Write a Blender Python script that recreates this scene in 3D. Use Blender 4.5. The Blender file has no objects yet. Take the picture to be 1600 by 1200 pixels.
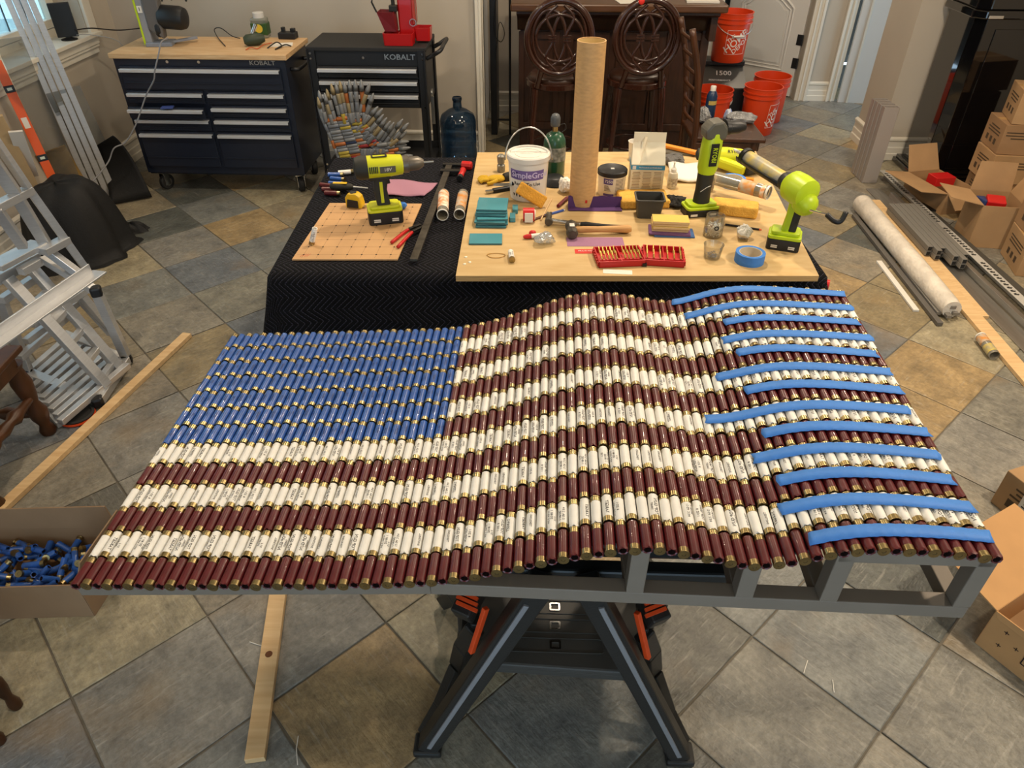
import bpy, math, random
from mathutils import Matrix, Vector, Euler
random.seed(7)
S = bpy.context.scene
C = S.collection
R = math.radians

# ---------------------------------------------------------------- camera, world, lights, exposure
H = 1.95
PITCH = R(37.1)
FPX = 1120.0
cd = bpy.data.cameras.new('camera'); cam = bpy.data.objects.new('camera', cd); C.objects.link(cam)
cd.sensor_width = 36; cd.lens = FPX / 1600 * 36; cd.clip_start = 0.02
cam.location = (0, 0, H); cam.rotation_euler = (math.pi/2 - PITCH, 0, 0)
S.camera = cam
S.view_settings.view_transform = 'Standard'; S.view_settings.look = 'None'
S.view_settings.gamma = 1; S.view_settings.use_curve_mapping = False
S.view_settings.exposure = 0.0

w = bpy.data.worlds.new('sky'); S.world = w; w.use_nodes = True
bg = w.node_tree.nodes['Background']
bg.inputs[0].default_value = (0.55, 0.78, 1.0, 1); bg.inputs[1].default_value = 3.3

def down_light(x, y, power, size=0.16, z=2.68, col=(1.0, 0.82, 0.61)):
    l = bpy.data.lights.new('recessed_lamp', 'AREA'); l.shape = 'DISK'; l.size = size
    l.energy = power*1.1; l.color = col
    o = bpy.data.objects.new('recessed_lamp', l); C.objects.link(o); o.location = (x, y, z)
    return o
for (x, y, p) in ((-1.3, 3.3, 18), (0.45, 3.3, 33), (2.1, 3.3, 34),
                  (-1.3, 0.9, 13), (2.1, 1.3, 50),
                  (-1.6, 5.0, 9), (0.6, 4.9, 11), (2.2, 6.3, 17), (-1.3, -1.5, 9), (0.9, -1.5, 9)):
    down_light(x, y, p)

# ---------------------------------------------------------------- helpers
def W(u, v, z):
    """point at height z that the photograph shows at pixel (u, v) of 1600x1200"""
    fx, fz = math.cos(PITCH), -math.sin(PITCH)
    ux, uz = math.sin(PITCH), math.cos(PITCH)
    d = Vector((u - 800, FPX*fx + (600 - v)*ux, FPX*fz + (600 - v)*uz))
    t = (z - H) / d.z
    return Vector((d.x*t, d.y*t, z))
def WY(u, v, y):
    """the same on the vertical plane at depth y"""
    fx, fz = math.cos(PITCH), -math.sin(PITCH)
    ux, uz = math.sin(PITCH), math.cos(PITCH)
    d = Vector((u - 800, FPX*fx + (600 - v)*ux, FPX*fz + (600 - v)*uz))
    t = y / d.y
    return Vector((d.x*t, y, H + d.z*t))
def lin(h):
    if isinstance(h, str):
        h = h.lstrip('#'); c = [int(h[i:i+2], 16)/255 for i in (0, 2, 4)]
    else:
        c = h
    return tuple((x/12.92 if x <= 0.04045 else ((x+0.055)/1.055)**2.4) for x in c)
MATS = {}
def mat(name, col='#808080', rough=0.5, metal=0.0, var=0.0, vscale=8.0, bump=0.0, bscale=60.0,
        trans=0.0, ior=1.45, stretch=(1, 1, 1), col2=None, spec=0.5, alpha=1.0, coat=0.0, detail=6):
    if name in MATS: return MATS[name]
    m = bpy.data.materials.new(name); m.use_nodes = True; nt = m.node_tree
    b = nt.nodes['Principled BSDF']; c = lin(col)
    b.inputs['Base Color'].default_value = (*c, 1); b.inputs['Roughness'].default_value = rough
    b.inputs['Metallic'].default_value = metal; b.inputs['Transmission Weight'].default_value = trans
    b.inputs['IOR'].default_value = ior; b.inputs['Alpha'].default_value = alpha
    b.inputs['Specular IOR Level'].default_value = spec; b.inputs['Coat Weight'].default_value = coat
    if var or bump or col2:
        tc = nt.nodes.new('ShaderNodeTexCoord'); mp = nt.nodes.new('ShaderNodeMapping')
        mp.inputs['Scale'].default_value = stretch
        nt.links.new(tc.outputs['Object'], mp.inputs[0])
    if var or col2:
        n = nt.nodes.new('ShaderNodeTexNoise'); n.inputs['Scale'].default_value = vscale; n.inputs['Detail'].default_value = detail
        nt.links.new(mp.outputs[0], n.inputs['Vector'])
        r = nt.nodes.new('ShaderNodeValToRGB'); nt.links.new(n.outputs[0], r.inputs[0])
        c2 = lin(col2) if col2 else c
        k = var if not col2 else 0
        r.color_ramp.elements[0].position = 0.32; r.color_ramp.elements[1].position = 0.68
        r.color_ramp.elements[0].color = (*[x*(1-k) for x in c], 1)
        r.color_ramp.elements[1].color = (*[min(1, x*(1+k)) for x in c2], 1)
        nt.links.new(r.outputs[0], b.inputs['Base Color'])
    if bump:
        n2 = nt.nodes.new('ShaderNodeTexNoise'); n2.inputs['Scale'].default_value = bscale; n2.inputs['Detail'].default_value = 4
        nt.links.new(mp.outputs[0], n2.inputs['Vector'])
        bp = nt.nodes.new('ShaderNodeBump'); bp.inputs['Strength'].default_value = bump; bp.inputs['Distance'].default_value = 0.01
        nt.links.new(n2.outputs[0], bp.inputs['Height']); nt.links.new(bp.outputs[0], b.inputs['Normal'])
    MATS[name] = m
    return m

def mat_clear(name, tint='#f2f4f3', rough=0.05, base=0.06, body=0.0, bodycol='#cccccc'):
    """thin clear plastic or glass: mostly see-through, glossy at grazing angles, optionally a little milky"""
    if name in MATS: return MATS[name]
    m = bpy.data.materials.new(name); m.use_nodes = True; nt = m.node_tree; L = nt.links
    out = nt.nodes['Material Output']; b = nt.nodes['Principled BSDF']
    b.inputs['Base Color'].default_value = (*lin(bodycol), 1); b.inputs['Roughness'].default_value = rough
    tr = nt.nodes.new('ShaderNodeBsdfTransparent'); tr.inputs[0].default_value = (*lin(tint), 1)
    gl_ = nt.nodes.new('ShaderNodeBsdfGlossy'); gl_.inputs['Roughness'].default_value = rough
    lw = nt.nodes.new('ShaderNodeLayerWeight'); lw.inputs[0].default_value = 0.25
    ma = nt.nodes.new('ShaderNodeMath'); ma.operation = 'MULTIPLY_ADD'; ma.inputs[1].default_value = .6; ma.inputs[2].default_value = base
    L.new(lw.outputs['Fresnel'], ma.inputs[0])
    m1 = nt.nodes.new('ShaderNodeMixShader'); L.new(ma.outputs[0], m1.inputs[0]); L.new(tr.outputs[0], m1.inputs[1]); L.new(gl_.outputs[0], m1.inputs[2])
    m2 = nt.nodes.new('ShaderNodeMixShader'); m2.inputs[0].default_value = body; L.new(m1.outputs[0], m2.inputs[1]); L.new(b.outputs[0], m2.inputs[2])
    L.new(m2.outputs[0], out.inputs[0]); MATS[name] = m
    return m
def frame(p, q, up=(0, 0, 1)):
    """matrix with +X from p to q"""
    x = (Vector(q) - Vector(p)).normalized(); up = Vector(up)
    if abs(x.dot(up)) > 0.98: up = Vector((0, 1, 0)) if abs(x.y) < 0.9 else Vector((1, 0, 0))
    y = up.cross(x).normalized(); z = x.cross(y)
    return Matrix(((x.x, y.x, z.x, p[0]), (x.y, y.y, z.y, p[1]), (x.z, y.z, z.z, p[2]), (0, 0, 0, 1)))
def xf(loc=(0, 0, 0), rot=(0, 0, 0)):
    return Matrix.Translation(loc) @ Euler([R(a) for a in rot]).to_matrix().to_4x4()
TEXTS = {}
def text_geo(s, bold=False):
    if (s) in TEXTS: return TEXTS[s]
    cu = bpy.data.curves.new('lettering', 'FONT'); cu.body = s; cu.align_x = 'CENTER'; cu.align_y = 'CENTER'; cu.size = 1
    cu.resolution_u = 2; cu.offset = 0.015
    o = bpy.data.objects.new('lettering', cu); C.objects.link(o)
    dg = bpy.context.evaluated_depsgraph_get(); dg.update()
    me = bpy.data.meshes.new_from_object(o.evaluated_get(dg))
    vs = [tuple(v.co) for v in me.vertices]; fs = [tuple(p.vertices) for p in me.polygons]
    bpy.data.objects.remove(o); bpy.data.curves.remove(cu); bpy.data.meshes.remove(me)
    TEXTS[s] = (vs, fs)
    return TEXTS[s]

class MB:
    def __init__(s): s.v = []; s.f = []; s.m = []; s.uv = None
    def add(s, vs, fs, mi=0, M=None):
        b = len(s.v)
        s.v += [tuple(M @ Vector(v)) if M else tuple(v) for v in vs]
        s.f += [tuple(i+b for i in f) for f in fs]; s.m += [mi]*len(fs)
        return s
    def box(s, c, d, rot=None, mi=0, M=None, taper=1.0):
        x, y, z = d[0]/2, d[1]/2, d[2]/2; t = taper
        vs = [(-x, -y, -z), (x, -y, -z), (x, y, -z), (-x, y, -z), (-x*t, -y*t, z), (x*t, -y*t, z), (x*t, y*t, z), (-x*t, y*t, z)]
        T = Matrix.Translation(c)
        if rot: T = T @ Euler([R(a) for a in rot]).to_matrix().to_4x4()
        if M: T = M @ T
        return s.add(vs, [(3, 2, 1, 0), (4, 5, 6, 7), (0, 1, 5, 4), (1, 2, 6, 5), (2, 3, 7, 6), (3, 0, 4, 7)], mi, T)
    def bar(s, p, q, w_, h, up=(0, 0, 1), mi=0):
        L = (Vector(q)-Vector(p)).length
        return s.box((L/2, 0, 0), (L, w_, h), M=frame(p, q, up), mi=mi)
    def lathe(s, prof, n=20, M=None, mi=0, ends=True):
        vs = []; fs = []
        for (r, z) in prof:
            for k in range(n):
                a = 2*math.pi*k/n; vs.append((r*math.cos(a), r*math.sin(a), z))
        for i in range(len(prof)-1):
            for k in range(n):
                k2 = (k+1) % n
                fs.append((i*n+k, i*n+k2, (i+1)*n+k2, (i+1)*n+k))
        if ends:
            fs.append(tuple(range(n-1, -1, -1))); fs.append(tuple(range((len(prof)-1)*n, len(prof)*n)))
        return s.add(vs, fs, mi, M)
    def cyl(s, p, q, r, r2=None, n=16, mi=0):
        L = (Vector(q)-Vector(p)).length
        F_ = frame(p, q) @ Matrix.Rotation(math.pi/2, 4, 'Y')
        return s.lathe([(r, 0), (r if r2 is None else r2, L)], n, F_, mi)
    def rev(s, p, q, prof, n=16, mi=0, ends=True):
        """profile (r, distance) revolved about the line p->q"""
        return s.lathe(prof, n, frame(p, q) @ Matrix.Rotation(math.pi/2, 4, 'Y'), mi, ends)
    def tube(s, pts, r, n=8, mi=0, closed=False):
        pts = [Vector(p) for p in pts]; N = len(pts); vs = []; fs = []
        up = Vector((0.13, 0.21, 0.97)); 
        for i, p in enumerate(pts):
            a = pts[(i-1) % N] if (closed or i > 0) else p
            b = pts[(i+1) % N] if (closed or i < N-1) else p
            t = (b-a).normalized()
            if i == 0:
                sd = t.cross(up)
                if sd.length < .1: sd = t.cross(Vector((1, 0, 0)))
                sd.normalize()
            else:
                sd = (sd - t*sd.dot(t)).normalized()
            u2 = t.cross(sd)
            for k in range(n):
                an = 2*math.pi*k/n; vs.append(p + sd*math.cos(an)*r + u2*math.sin(an)*r)
        for i in range(N if closed else N-1):
            for k in range(n):
                k2 = (k+1) % n; j = (i+1) % N
                fs.append((i*n+k, i*n+k2, j*n+k2, j*n+k))
        if not closed:
            fs.append(tuple(range(n-1, -1, -1))); fs.append(tuple(range((N-1)*n, N*n)))
        return s.add(vs, fs, mi)
    def prism(s, poly, z0, z1, M=None, mi=0):
        n = len(poly); vs = [(x, y, z0) for x, y in poly]+[(x, y, z1) for x, y in poly]
        fs = [tuple(range(n-1, -1, -1)), tuple(range(n, 2*n))]+[(i, (i+1) % n, n+(i+1) % n, n+i) for i in range(n)]
        return s.add(vs, fs, mi, M)
    def plate(s, poly, hole, z0, z1, M=None, mi=0):
        """ring between two polygons with equal vertex counts"""
        n = len(poly); vs = [(x, y, z) for z in (z0, z1) for pl in (poly, hole) for x, y in pl]
        fs = []
        for i in range(n):
            j = (i+1) % n
            fs += [(i, j, 2*n+j, 2*n+i), (n+j, n+i, 3*n+i, 3*n+j), (2*n+i, 2*n+j, 3*n+j, 3*n+i), (j, i, n+i, n+j)]
        return s.add(vs, fs, mi, M)
    def ball(s, c, r, n=12, m=8, mi=0, M=None):
        if not hasattr(r, '__len__'): r = (r, r, r)
        prof = [(max(1e-4, math.sin(math.pi*i/m)), -math.cos(math.pi*i/m)) for i in range(m+1)]
        T = Matrix.Translation(c) @ Matrix.Diagonal((*r, 1))
        return s.lathe(prof, n, (M @ T) if M else T, mi)
    def text(s, st, size, M, mi=1, fn=None, sx=1.0):
        vs, fs = text_geo(st)
        if fn: return s.add([fn(x*size*sx, y*size) for x, y, z in vs], fs, mi)
        return s.add([(x*size*sx, y*size, 0) for x, y, z in vs], fs, mi, M)
    def grid(s, fn, nu, nv, mi=0, thick=0.0):
        vs = [fn(i/nu, j/nv) for j in range(nv+1) for i in range(nu+1)]
        fs = [(j*(nu+1)+i, j*(nu+1)+i+1, (j+1)*(nu+1)+i+1, (j+1)*(nu+1)+i) for j in range(nv) for i in range(nu)]
        return s.add(vs, fs, mi)
    def mesh(s, name, mats, smooth=False):
        me = bpy.data.meshes.new(name); me.from_pydata(s.v, [], s.f)
        if not isinstance(mats, (list, tuple)): mats = [mats]
        for m in mats: me.materials.append(m)
        for p, mi in zip(me.polygons, s.m): p.material_index = min(mi, len(mats)-1)
        if smooth:
            for p in me.polygons: p.use_smooth = True
        me.update()
        return me
    def build(s, name, mats, parent=None, smooth=None, bevel=0.0, loc=None, rot=None, solid=0.0, sub=0):
        me = s.mesh(name, mats, bool(smooth))
        if smooth and smooth is not True: me.set_sharp_from_angle(angle=R(smooth))
        return obj(name, me, parent, loc, rot, bevel, solid, sub)
def obj(name, me, parent=None, loc=None, rot=None, bevel=0.0, solid=0.0, sub=0):
    o = bpy.data.objects.new(name, me); C.objects.link(o)
    if parent: o.parent = parent
    if loc is not None: o.location = loc
    if rot is not None: o.rotation_euler = [R(a) for a in rot]
    if solid:
        d = o.modifiers.new('solid', 'SOLIDIFY'); d.thickness = solid; d.offset = 0
    if sub:
        d = o.modifiers.new('sub', 'SUBSURF'); d.levels = sub; d.render_levels = sub
    if bevel:
        d = o.modifiers.new('bevel', 'BEVEL'); d.width = bevel; d.segments = 2; d.limit_method = 'ANGLE'; d.angle_limit = R(35)
    return o
def tag(o, label, cat, group=None):
    o['label'] = label; o['category'] = cat
    if group: o['group'] = group
    return o
def thing(name, label, cat, loc=(0, 0, 0), rz=0, group=None, rx=0, ry=0):
    o = bpy.data.objects.new(name, None); C.objects.link(o); o.empty_display_size = 0.05
    o.location = loc; o.rotation_euler = (R(rx), R(ry), R(rz))
    return tag(o, label, cat, group)
def struct(o):
    o['kind'] = 'structure'; return o
def copy_tree(o, parent=None):
    c = o.copy(); C.objects.link(c)
    if parent: c.parent = parent
    for ch in list(o.children): copy_tree(ch, c)
    return c
def spline(pts, n):
    """Catmull-Rom through 3D points"""
    pts = [Vector(p) for p in pts]; out = []
    P = [pts[0]*2-pts[1]] + pts + [pts[-1]*2-pts[-2]]
    for i in range(1, len(P)-2):
        for k in range(n):
            t = k/n; a, b, c, d = P[i-1:i+3]
            out.append(0.5*((2*b)+(c-a)*t+(2*a-5*b+4*c-d)*t*t+(3*b-a-3*c+d)*t**3))
    out.append(pts[-1]); return out
def interp(pts, x):
    if x <= pts[0][0]: return pts[0][1]
    for (a, fa), (b, fb) in zip(pts, pts[1:]):
        if x <= b: return fa+(fb-fa)*(x-a)/(b-a)
    return pts[-1][1]
def rrect(w_, h, r, n=4, cx=0, cy=0):
    out = []
    for qx, qy, a0 in ((1, 1, 0), (-1, 1, 90), (-1, -1, 180), (1, -1, 270)):
        for k in range(n+1):
            a = R(a0+90*k/n); out.append((cx+qx*(w_/2-r)+r*math.cos(a), cy+qy*(h/2-r)+r*math.sin(a)))
    return out
def circ(r, n=24, cx=0, cy=0): return [(cx+r*math.cos(2*math.pi*k/n), cy+r*math.sin(2*math.pi*k/n)) for k in range(n)]
YAW = -2.6          # the room's axes against the camera's

# ---------------------------------------------------------------- shared materials
wall_m = mat('wall_paint', '#b5ab9c', 0.75, var=0.03, vscale=3)
trim_m = mat('trim_white', '#d8d2c4', 0.4)
door_m = mat('door_white', '#cfcdc8', 0.4)
black_pl = mat('black_plastic', '#17181a', 0.45, bump=0.05, bscale=300)
dark_rub = mat('dark_rubber', '#1c1b1a', 0.7)
steel = mat('steel', '#b9b8b4', 0.3, 1.0)
chrome = mat('chrome', '#d5d5d5', 0.12, 1.0)
alu = mat('brushed_aluminium', '#c2c3c4', 0.35, .6, var=0.06, vscale=20, stretch=(1, 1, 8))
dark_metal = mat('dark_metal', '#3a3835', 0.45, 0.8)
white_pl = mat('white_plastic', '#dcd8cf', 0.4)
ink = mat('black_ink', '#15141a', 0.6)
lime = mat('lime_plastic', '#b3cc1c', 0.38)
lime_y = mat('yellow_green_plastic', '#c9cc22', 0.4)
red_pl = mat('red_plastic', '#c01f1f', 0.35)
orange_pl = mat('orange_plastic', '#dd4a16', 0.38)
kraft = mat('kraft_card', '#a5835c', 0.85, var=0.1, vscale=6, bump=0.05, bscale=90)
kraft_d = mat('kraft_card_worn', '#957350', 0.85, var=0.12, vscale=5, bump=0.05, bscale=90)
brass = mat('brass', '#a69468', 0.3, 1.0, var=0.15, vscale=60)
pine = mat('pine_wood', '#dcbc8c', 0.55, col2='#cda878', vscale=5, stretch=(1, 12, 12), bump=0.05, bscale=80)
clear_pl = mat_clear('clear_plastic')
paper_w = mat('white_paper', '#dedad0', 0.8)

# ---------------------------------------------------------------- floor: grout slab with slate tiles
def slate():
    m = bpy.data.materials.new('slate'); m.use_nodes = True; nt = m.node_tree; L = nt.links
    N = lambda t, **k: nt.nodes.new('ShaderNode'+t)
    b = nt.nodes['Principled BSDF']
    oi = N('ObjectInfo'); tc = N('TexCoord'); mul = N('VectorMath'); mul.operation = 'SCALE'
    comb = N('CombineXYZ'); L.new(oi.outputs['Random'], comb.inputs[0]); L.new(oi.outputs['Random'], comb.inputs[1])
    mul.inputs[3].default_value = 37; L.new(comb.outputs[0], mul.inputs[0])
    add = N('VectorMath'); L.new(tc.outputs['Object'], add.inputs[0]); L.new(mul.outputs[0], add.inputs[1])
    ramp = N('ValToRGB'); ramp.color_ramp.interpolation = 'CONSTANT'
    cols = ['#8f8266', '#8c877b', '#7d7b73', '#928873', '#80817c', '#6b6a63', '#87857f', '#797b78', '#a28c68', '#848277', '#70757a', '#8d8576', '#a0977f', '#5c5f5b']
    E_ = ramp.color_ramp.elements
    while len(E_) < len(cols): E_.new(0.5)
    for i, c in enumerate(cols): E_[i].position = i/len(cols); E_[i].color = (*lin(c), 1)
    L.new(oi.outputs['Random'], ramp.inputs[0])
    n1 = N('TexNoise'); n1.inputs['Scale'].default_value = 7; n1.inputs['Detail'].default_value = 12; n1.inputs['Roughness'].default_value = .68; n1.inputs['Distortion'].default_value = 0.3; L.new(add.outputs[0], n1.inputs['Vector'])
    r1 = N('ValToRGB'); r1.color_ramp.elements[0].position = .3; r1.color_ramp.elements[1].position = .72
    r1.color_ramp.elements[0].color = (.55, .56, .58, 1); r1.color_ramp.elements[1].color = (1.3, 1.27, 1.2, 1); L.new(n1.outputs[0], r1.inputs[0])
    mx = N('Mix'); mx.data_type = 'RGBA'; mx.blend_type = 'MULTIPLY'; mx.inputs[0].default_value = 1
    n5 = N('TexNoise'); n5.inputs['Scale'].default_value = 45; n5.inputs['Detail'].default_value = 8; n5.inputs['Roughness'].default_value = .7; L.new(add.outputs[0], n5.inputs['Vector'])
    r5 = N('ValToRGB'); r5.color_ramp.elements[0].position = .3; r5.color_ramp.elements[1].position = .7
    r5.color_ramp.elements[0].color = (.66, .66, .66, 1); r5.color_ramp.elements[1].color = (1.25, 1.25, 1.25, 1); L.new(n5.outputs[0], r5.inputs[0])
    mx0 = N('Mix'); mx0.data_type = 'RGBA'; mx0.blend_type = 'MULTIPLY'; mx0.inputs[0].default_value = 1
    L.new(ramp.outputs[0], mx0.inputs[6]); L.new(r5.outputs[0], mx0.inputs[7])
    L.new(mx0.outputs[2], mx.inputs[6]); L.new(r1.outputs[0], mx.inputs[7])
    # rust stains on some tiles
    n2 = N('TexNoise'); n2.inputs['Scale'].default_value = 2.6; n2.inputs['Detail'].default_value = 7; L.new(add.outputs[0], n2.inputs['Vector'])
    r2 = N('ValToRGB'); r2.color_ramp.elements[0].position = .56; r2.color_ramp.elements[1].position = .74
    r2.color_ramp.elements[0].color = (0, 0, 0, 1); r2.color_ramp.elements[1].color = (.5, .5, .5, 1); L.new(n2.outputs[0], r2.inputs[0])
    mx2 = N('Mix'); mx2.data_type = 'RGBA'; L.new(r2.outputs[0], mx2.inputs[0]); L.new(mx.outputs[2], mx2.inputs[6]); mx2.inputs[7].default_value = (*lin('#9a8058'), 1)
    # pale scratches
    mp = N('Mapping'); mp.inputs['Scale'].default_value = (30, 3.5, 1); mp.inputs['Rotation'].default_value = (0, 0, .6); L.new(add.outputs[0], mp.inputs[0])
    n3 = N('TexNoise'); n3.inputs['Scale'].default_value = 3; n3.inputs['Detail'].default_value = 8; L.new(mp.outputs[0], n3.inputs['Vector'])
    r3 = N('ValToRGB'); r3.color_ramp.elements[0].position = .58; r3.color_ramp.elements[1].position = .85
    r3.color_ramp.elements[0].color = (0, 0, 0, 1); r3.color_ramp.elements[1].color = (.55, .55, .55, 1); L.new(n3.outputs[0], r3.inputs[0])
    mx3 = N('Mix'); mx3.data_type = 'RGBA'; L.new(r3.outputs[0], mx3.inputs[0]); L.new(mx2.outputs[2], mx3.inputs[6]); mx3.inputs[7].default_value = (*lin('#bab5aa'), 1)
    L.new(mx3.outputs[2], b.inputs['Base Color'])
    n4 = N('TexNoise'); n4.inputs['Scale'].default_value = 70; n4.inputs['Detail'].default_value = 6; L.new(add.outputs[0], n4.inputs['Vector'])
    s1 = N('Math'); s1.operation = 'MULTIPLY_ADD'; s1.inputs[1].default_value = .35; L.new(n4.outputs[0], s1.inputs[0]); L.new(n1.outputs[0], s1.inputs[2])
    s2 = N('Math'); s2.operation = 'MULTIPLY_ADD'; s2.inputs[1].default_value = .35; L.new(n3.outputs[0], s2.inputs[0]); L.new(s1.outputs[0], s2.inputs[2])
    bp = N('Bump'); bp.inputs['Strength'].default_value = .7; bp.inputs['Distance'].default_value = .01; L.new(s2.outputs[0], bp.inputs['Height']); L.new(bp.outputs[0], b.inputs['Normal'])
    b.inputs['Roughness'].default_value = .36
    return m
slate_m = slate()
grout_m = mat('grout', '#6e685d', 0.9, var=0.15, vscale=20, bump=0.2, bscale=200)
floor = struct(MB().box((0.2, 3.2, -0.03), (9.4, 10.4, 0.05)).build('floor', grout_m))
TP = 0.402
e1 = Vector((math.cos(R(42.5)), math.sin(R(42.5)), 0)); e2 = Vector((e1.y, -e1.x, 0))
tile_meshes = []
for k in range(4):
    random.seed(k+3); g = 0.0025; s_ = TP/2 - g
    base = []
    for (cx, cy) in ((-1, -1), (1, -1), (1, 1), (-1, 1)):
        base.append((cx*(s_+random.uniform(-.002, .001)), cy*(s_+random.uniform(-.002, .001))))
    mb = MB(); vs = [(x, y, -.006) for x, y in base]+[(x, y, -.0015) for x, y in base]+[(x*.985, y*.985, 0) for x, y in base]
    fs = [(8, 9, 10, 11)]
    for i in range(4):
        j = (i+1) % 4; fs += [(i, j, 4+j, 4+i), (4+i, 4+j, 8+j, 8+i)]
    mb.add(vs, fs); tile_meshes.append(mb.mesh('slate_tile', slate_m))
random.seed(11); nt_ = 0
for i in range(-12, 22):
    for j in range(-24, 12):
        c = e1*(-.19+TP*(i+.5)) + e2*(-.05+TP*(j+.5))
        if not (-3.3 < c.x < 3.75 and 0.25 < c.y < 7.5): continue
        if abs(c.x) > 1.2+c.y*.58: continue
        o = obj('slate_tile', tile_meshes[random.randrange(4)], floor, c+Vector((0, 0, random.uniform(-.001, .0008))), (random.uniform(-.12, .12), random.uniform(-.12, .12), 42.5+90*random.randrange(4)))
        nt_ += 1
print('tiles', nt_)
# ---------------------------------------------------------------- room shell (room axes, turned by YAW)
def room(name, mb, m, bevel=0.0, parent=None):
    o = mb.build(name, m, parent, bevel=bevel, rot=None if parent else (0, 0, YAW))
    return o if parent else struct(o)
def RM(x, y, z=0.0):
    """room axes to world"""
    a = R(YAW); return Vector((x*math.cos(a)-y*math.sin(a), x*math.sin(a)+y*math.cos(a), z))
CH = 2.75
XL, XR, YB, YF, YN = -3.14, 3.5, 5.58, 7.15, -2.6
WY0, WY1, WZ0, WZ1 = 3.2, 5.22, 0.885, 2.2
room('ceiling', MB().box(((XL+4.4)/2, (YN+8.7)/2, CH+.05), (4.4-XL+.8, 8.7-YN+.4, .1)), mat('ceiling_paint', '#d9d3c6', .8))
wl = MB()
wl.box((XL-.12, (YN+YB)/2, WZ0/2), (.24, YB-YN, WZ0)); wl.box((XL-.12, (YN+YB)/2, (WZ1+CH)/2), (.24, YB-YN, CH-WZ1))
wl.box((XL-.12, (YN+WY0)/2, (WZ0+WZ1)/2), (.24, WY0-YN, WZ1-WZ0)); wl.box((XL-.12, (WY1+YB)/2, (WZ0+WZ1)/2), (.24, YB-WY1, WZ1-WZ0))
room('wall_left', wl, wall_m)
room('wall_back', MB().box(((XL-.24-.51)/2, YB+.07, CH/2), (-.51-XL+.24, .14, CH)), wall_m)
pw = MB(); pw.box(((2.54+XR+.2)/2, YB+.24, CH/2), (XR+.2-2.54, .48, CH))
room('wall_pillar', pw, wall_m)
room('wall_right', MB().box((XR+.07, (YN+YB)/2, CH/2), (.14, YB-YN, CH)), wall_m)
wn = MB()      # behind the camera: unseen wall, wide opening added to let cool daylight in
wn.box((-2.6, YN-.07, CH/2), (1.3, .14, CH)); wn.box((2.5, YN-.07, CH/2), (2.2, .14, CH)); wn.box((-.3, YN-.07, 2.45), (3.4, .14, .6))
room('wall_front', wn, wall_m)
# the space beyond: a bar alcove and a hall
wf = MB(); D0, D1 = 1.55, 2.34      # door opening in the far wall
wf.box((.5, YF+.06, CH/2), (2*(D0-.5), .12, CH)); wf.box(((D1+2.70)/2, YF+.06, CH/2), (2.70-D1, .12, CH)); wf.box(((D0+D1)/2, YF+.06, 2.4), (D1-D0, .12, .7))
wf.box((3.9, YF+.06, CH/2), (1.0, .12, CH)); wf.box((3.05, YF+.06, 2.4), (.72, .12, .7))
room('wall_far', wf, wall_m)
room('wall_alcove', MB().box((-.57, (YB+.14+YF)/2, CH/2), (.12, YF-YB-.14, CH)).box((-.2, 6.75, CH/2), (.9, .1, CH)), wall_m)
room('wall_beyond', MB().box((1.2, 8.7, CH/2), (6.4, .1, CH)).box((.9, 7.95, CH/2), (.1, 1.5, CH)).box((2.62, 7.95, CH/2), (.1, 1.5, CH)), mat('wall_paint_shaded', '#5d574f', .8))  # wall colour darkened so the room behind the door looks unlit
# baseboards: stepped moulding
def baseboard(name, p, q, nrm, h=.17):
    mb = MB(); L = (Vector(q)-Vector(p)).length
    prof = [(0, 0), (.022, 0), (.022, .045), (.016, .052), (.016, .09), (.012, .098), (.012, .135), (.02, .145), (.02, .158), (.004, h), (0, h)]
    d = (Vector(q)-Vector(p)).normalized(); n_ = Vector(nrm)
    vs = [Vector(p)+n_*a+Vector((0, 0, b)) for a, b in prof]+[Vector(q)+n_*a+Vector((0, 0, b)) for a, b in prof]
    k = len(prof); fs = [(i, (i+1) % k, k+(i+1) % k, k+i) for i in range(k)]+[tuple(range(k-1, -1, -1)), tuple(range(k, 2*k))]
    mb.add(vs, fs); return room(name, mb, trim_m)
baseboard('baseboard_left', (XL, YN, 0), (XL, YB, 0), (1, 0, 0))
baseboard('baseboard_back', (XL, YB, 0), (-.51, YB, 0), (0, -1, 0))
baseboard('baseboard_wall_end', (-.51, YB, 0), (-.51, YB+.14, 0), (1, 0, 0))
baseboard('baseboard_pillar_side', (2.54, YB-.02, 0), (2.54, YB+.5, 0), (-1, 0, 0))
baseboard('baseboard_pillar', (2.52, YB, 0), (XR, YB, 0), (0, -1, 0))
baseboard('baseboard_right', (XR, YN, 0), (XR, YB, 0), (-1, 0, 0))
baseboard('baseboard_alcove', (-.5, 6.70, 0), (.25, 6.70, 0), (0, -1, 0))
baseboard('baseboard_far', (.3, YF, 0), (D0-.1, YF, 0), (0, -1, 0))
baseboard('baseboard_hall', (D1+.09, YF, 0), (2.63, YF, 0), (0, -1, 0))
def casing(name, x, y, w_=.10, h=2.1, side=-1):
    mb = MB(); mb.box((x, y-.012, h/2), (w_, .024, h)); mb.box((x+side*(w_/2-.012), y-.02, h/2), (.024, .04, h)); mb.box((x-side*.01, y-.018, h/2), (.018, .036, h))
    return room(name, mb, trim_m, bevel=.003)
casing('trim_1', D0-.05, YF); casing('trim_2', D1+.05, YF, side=1); casing('trim_3', 2.67, YF, .09, side=-1)
# casing at the end of the back wall
mb = MB(); mb.box((-.49, YB+.02, 1.3), (.045, .12, 2.6)); mb.box((-.478, YB-.02, 1.3), (.02, .05, 2.6)); mb.box((-.478, YB+.06, 1.3), (.03, .02, 2.6))
room('trim_4', mb, trim_m, bevel=.003)
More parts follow.
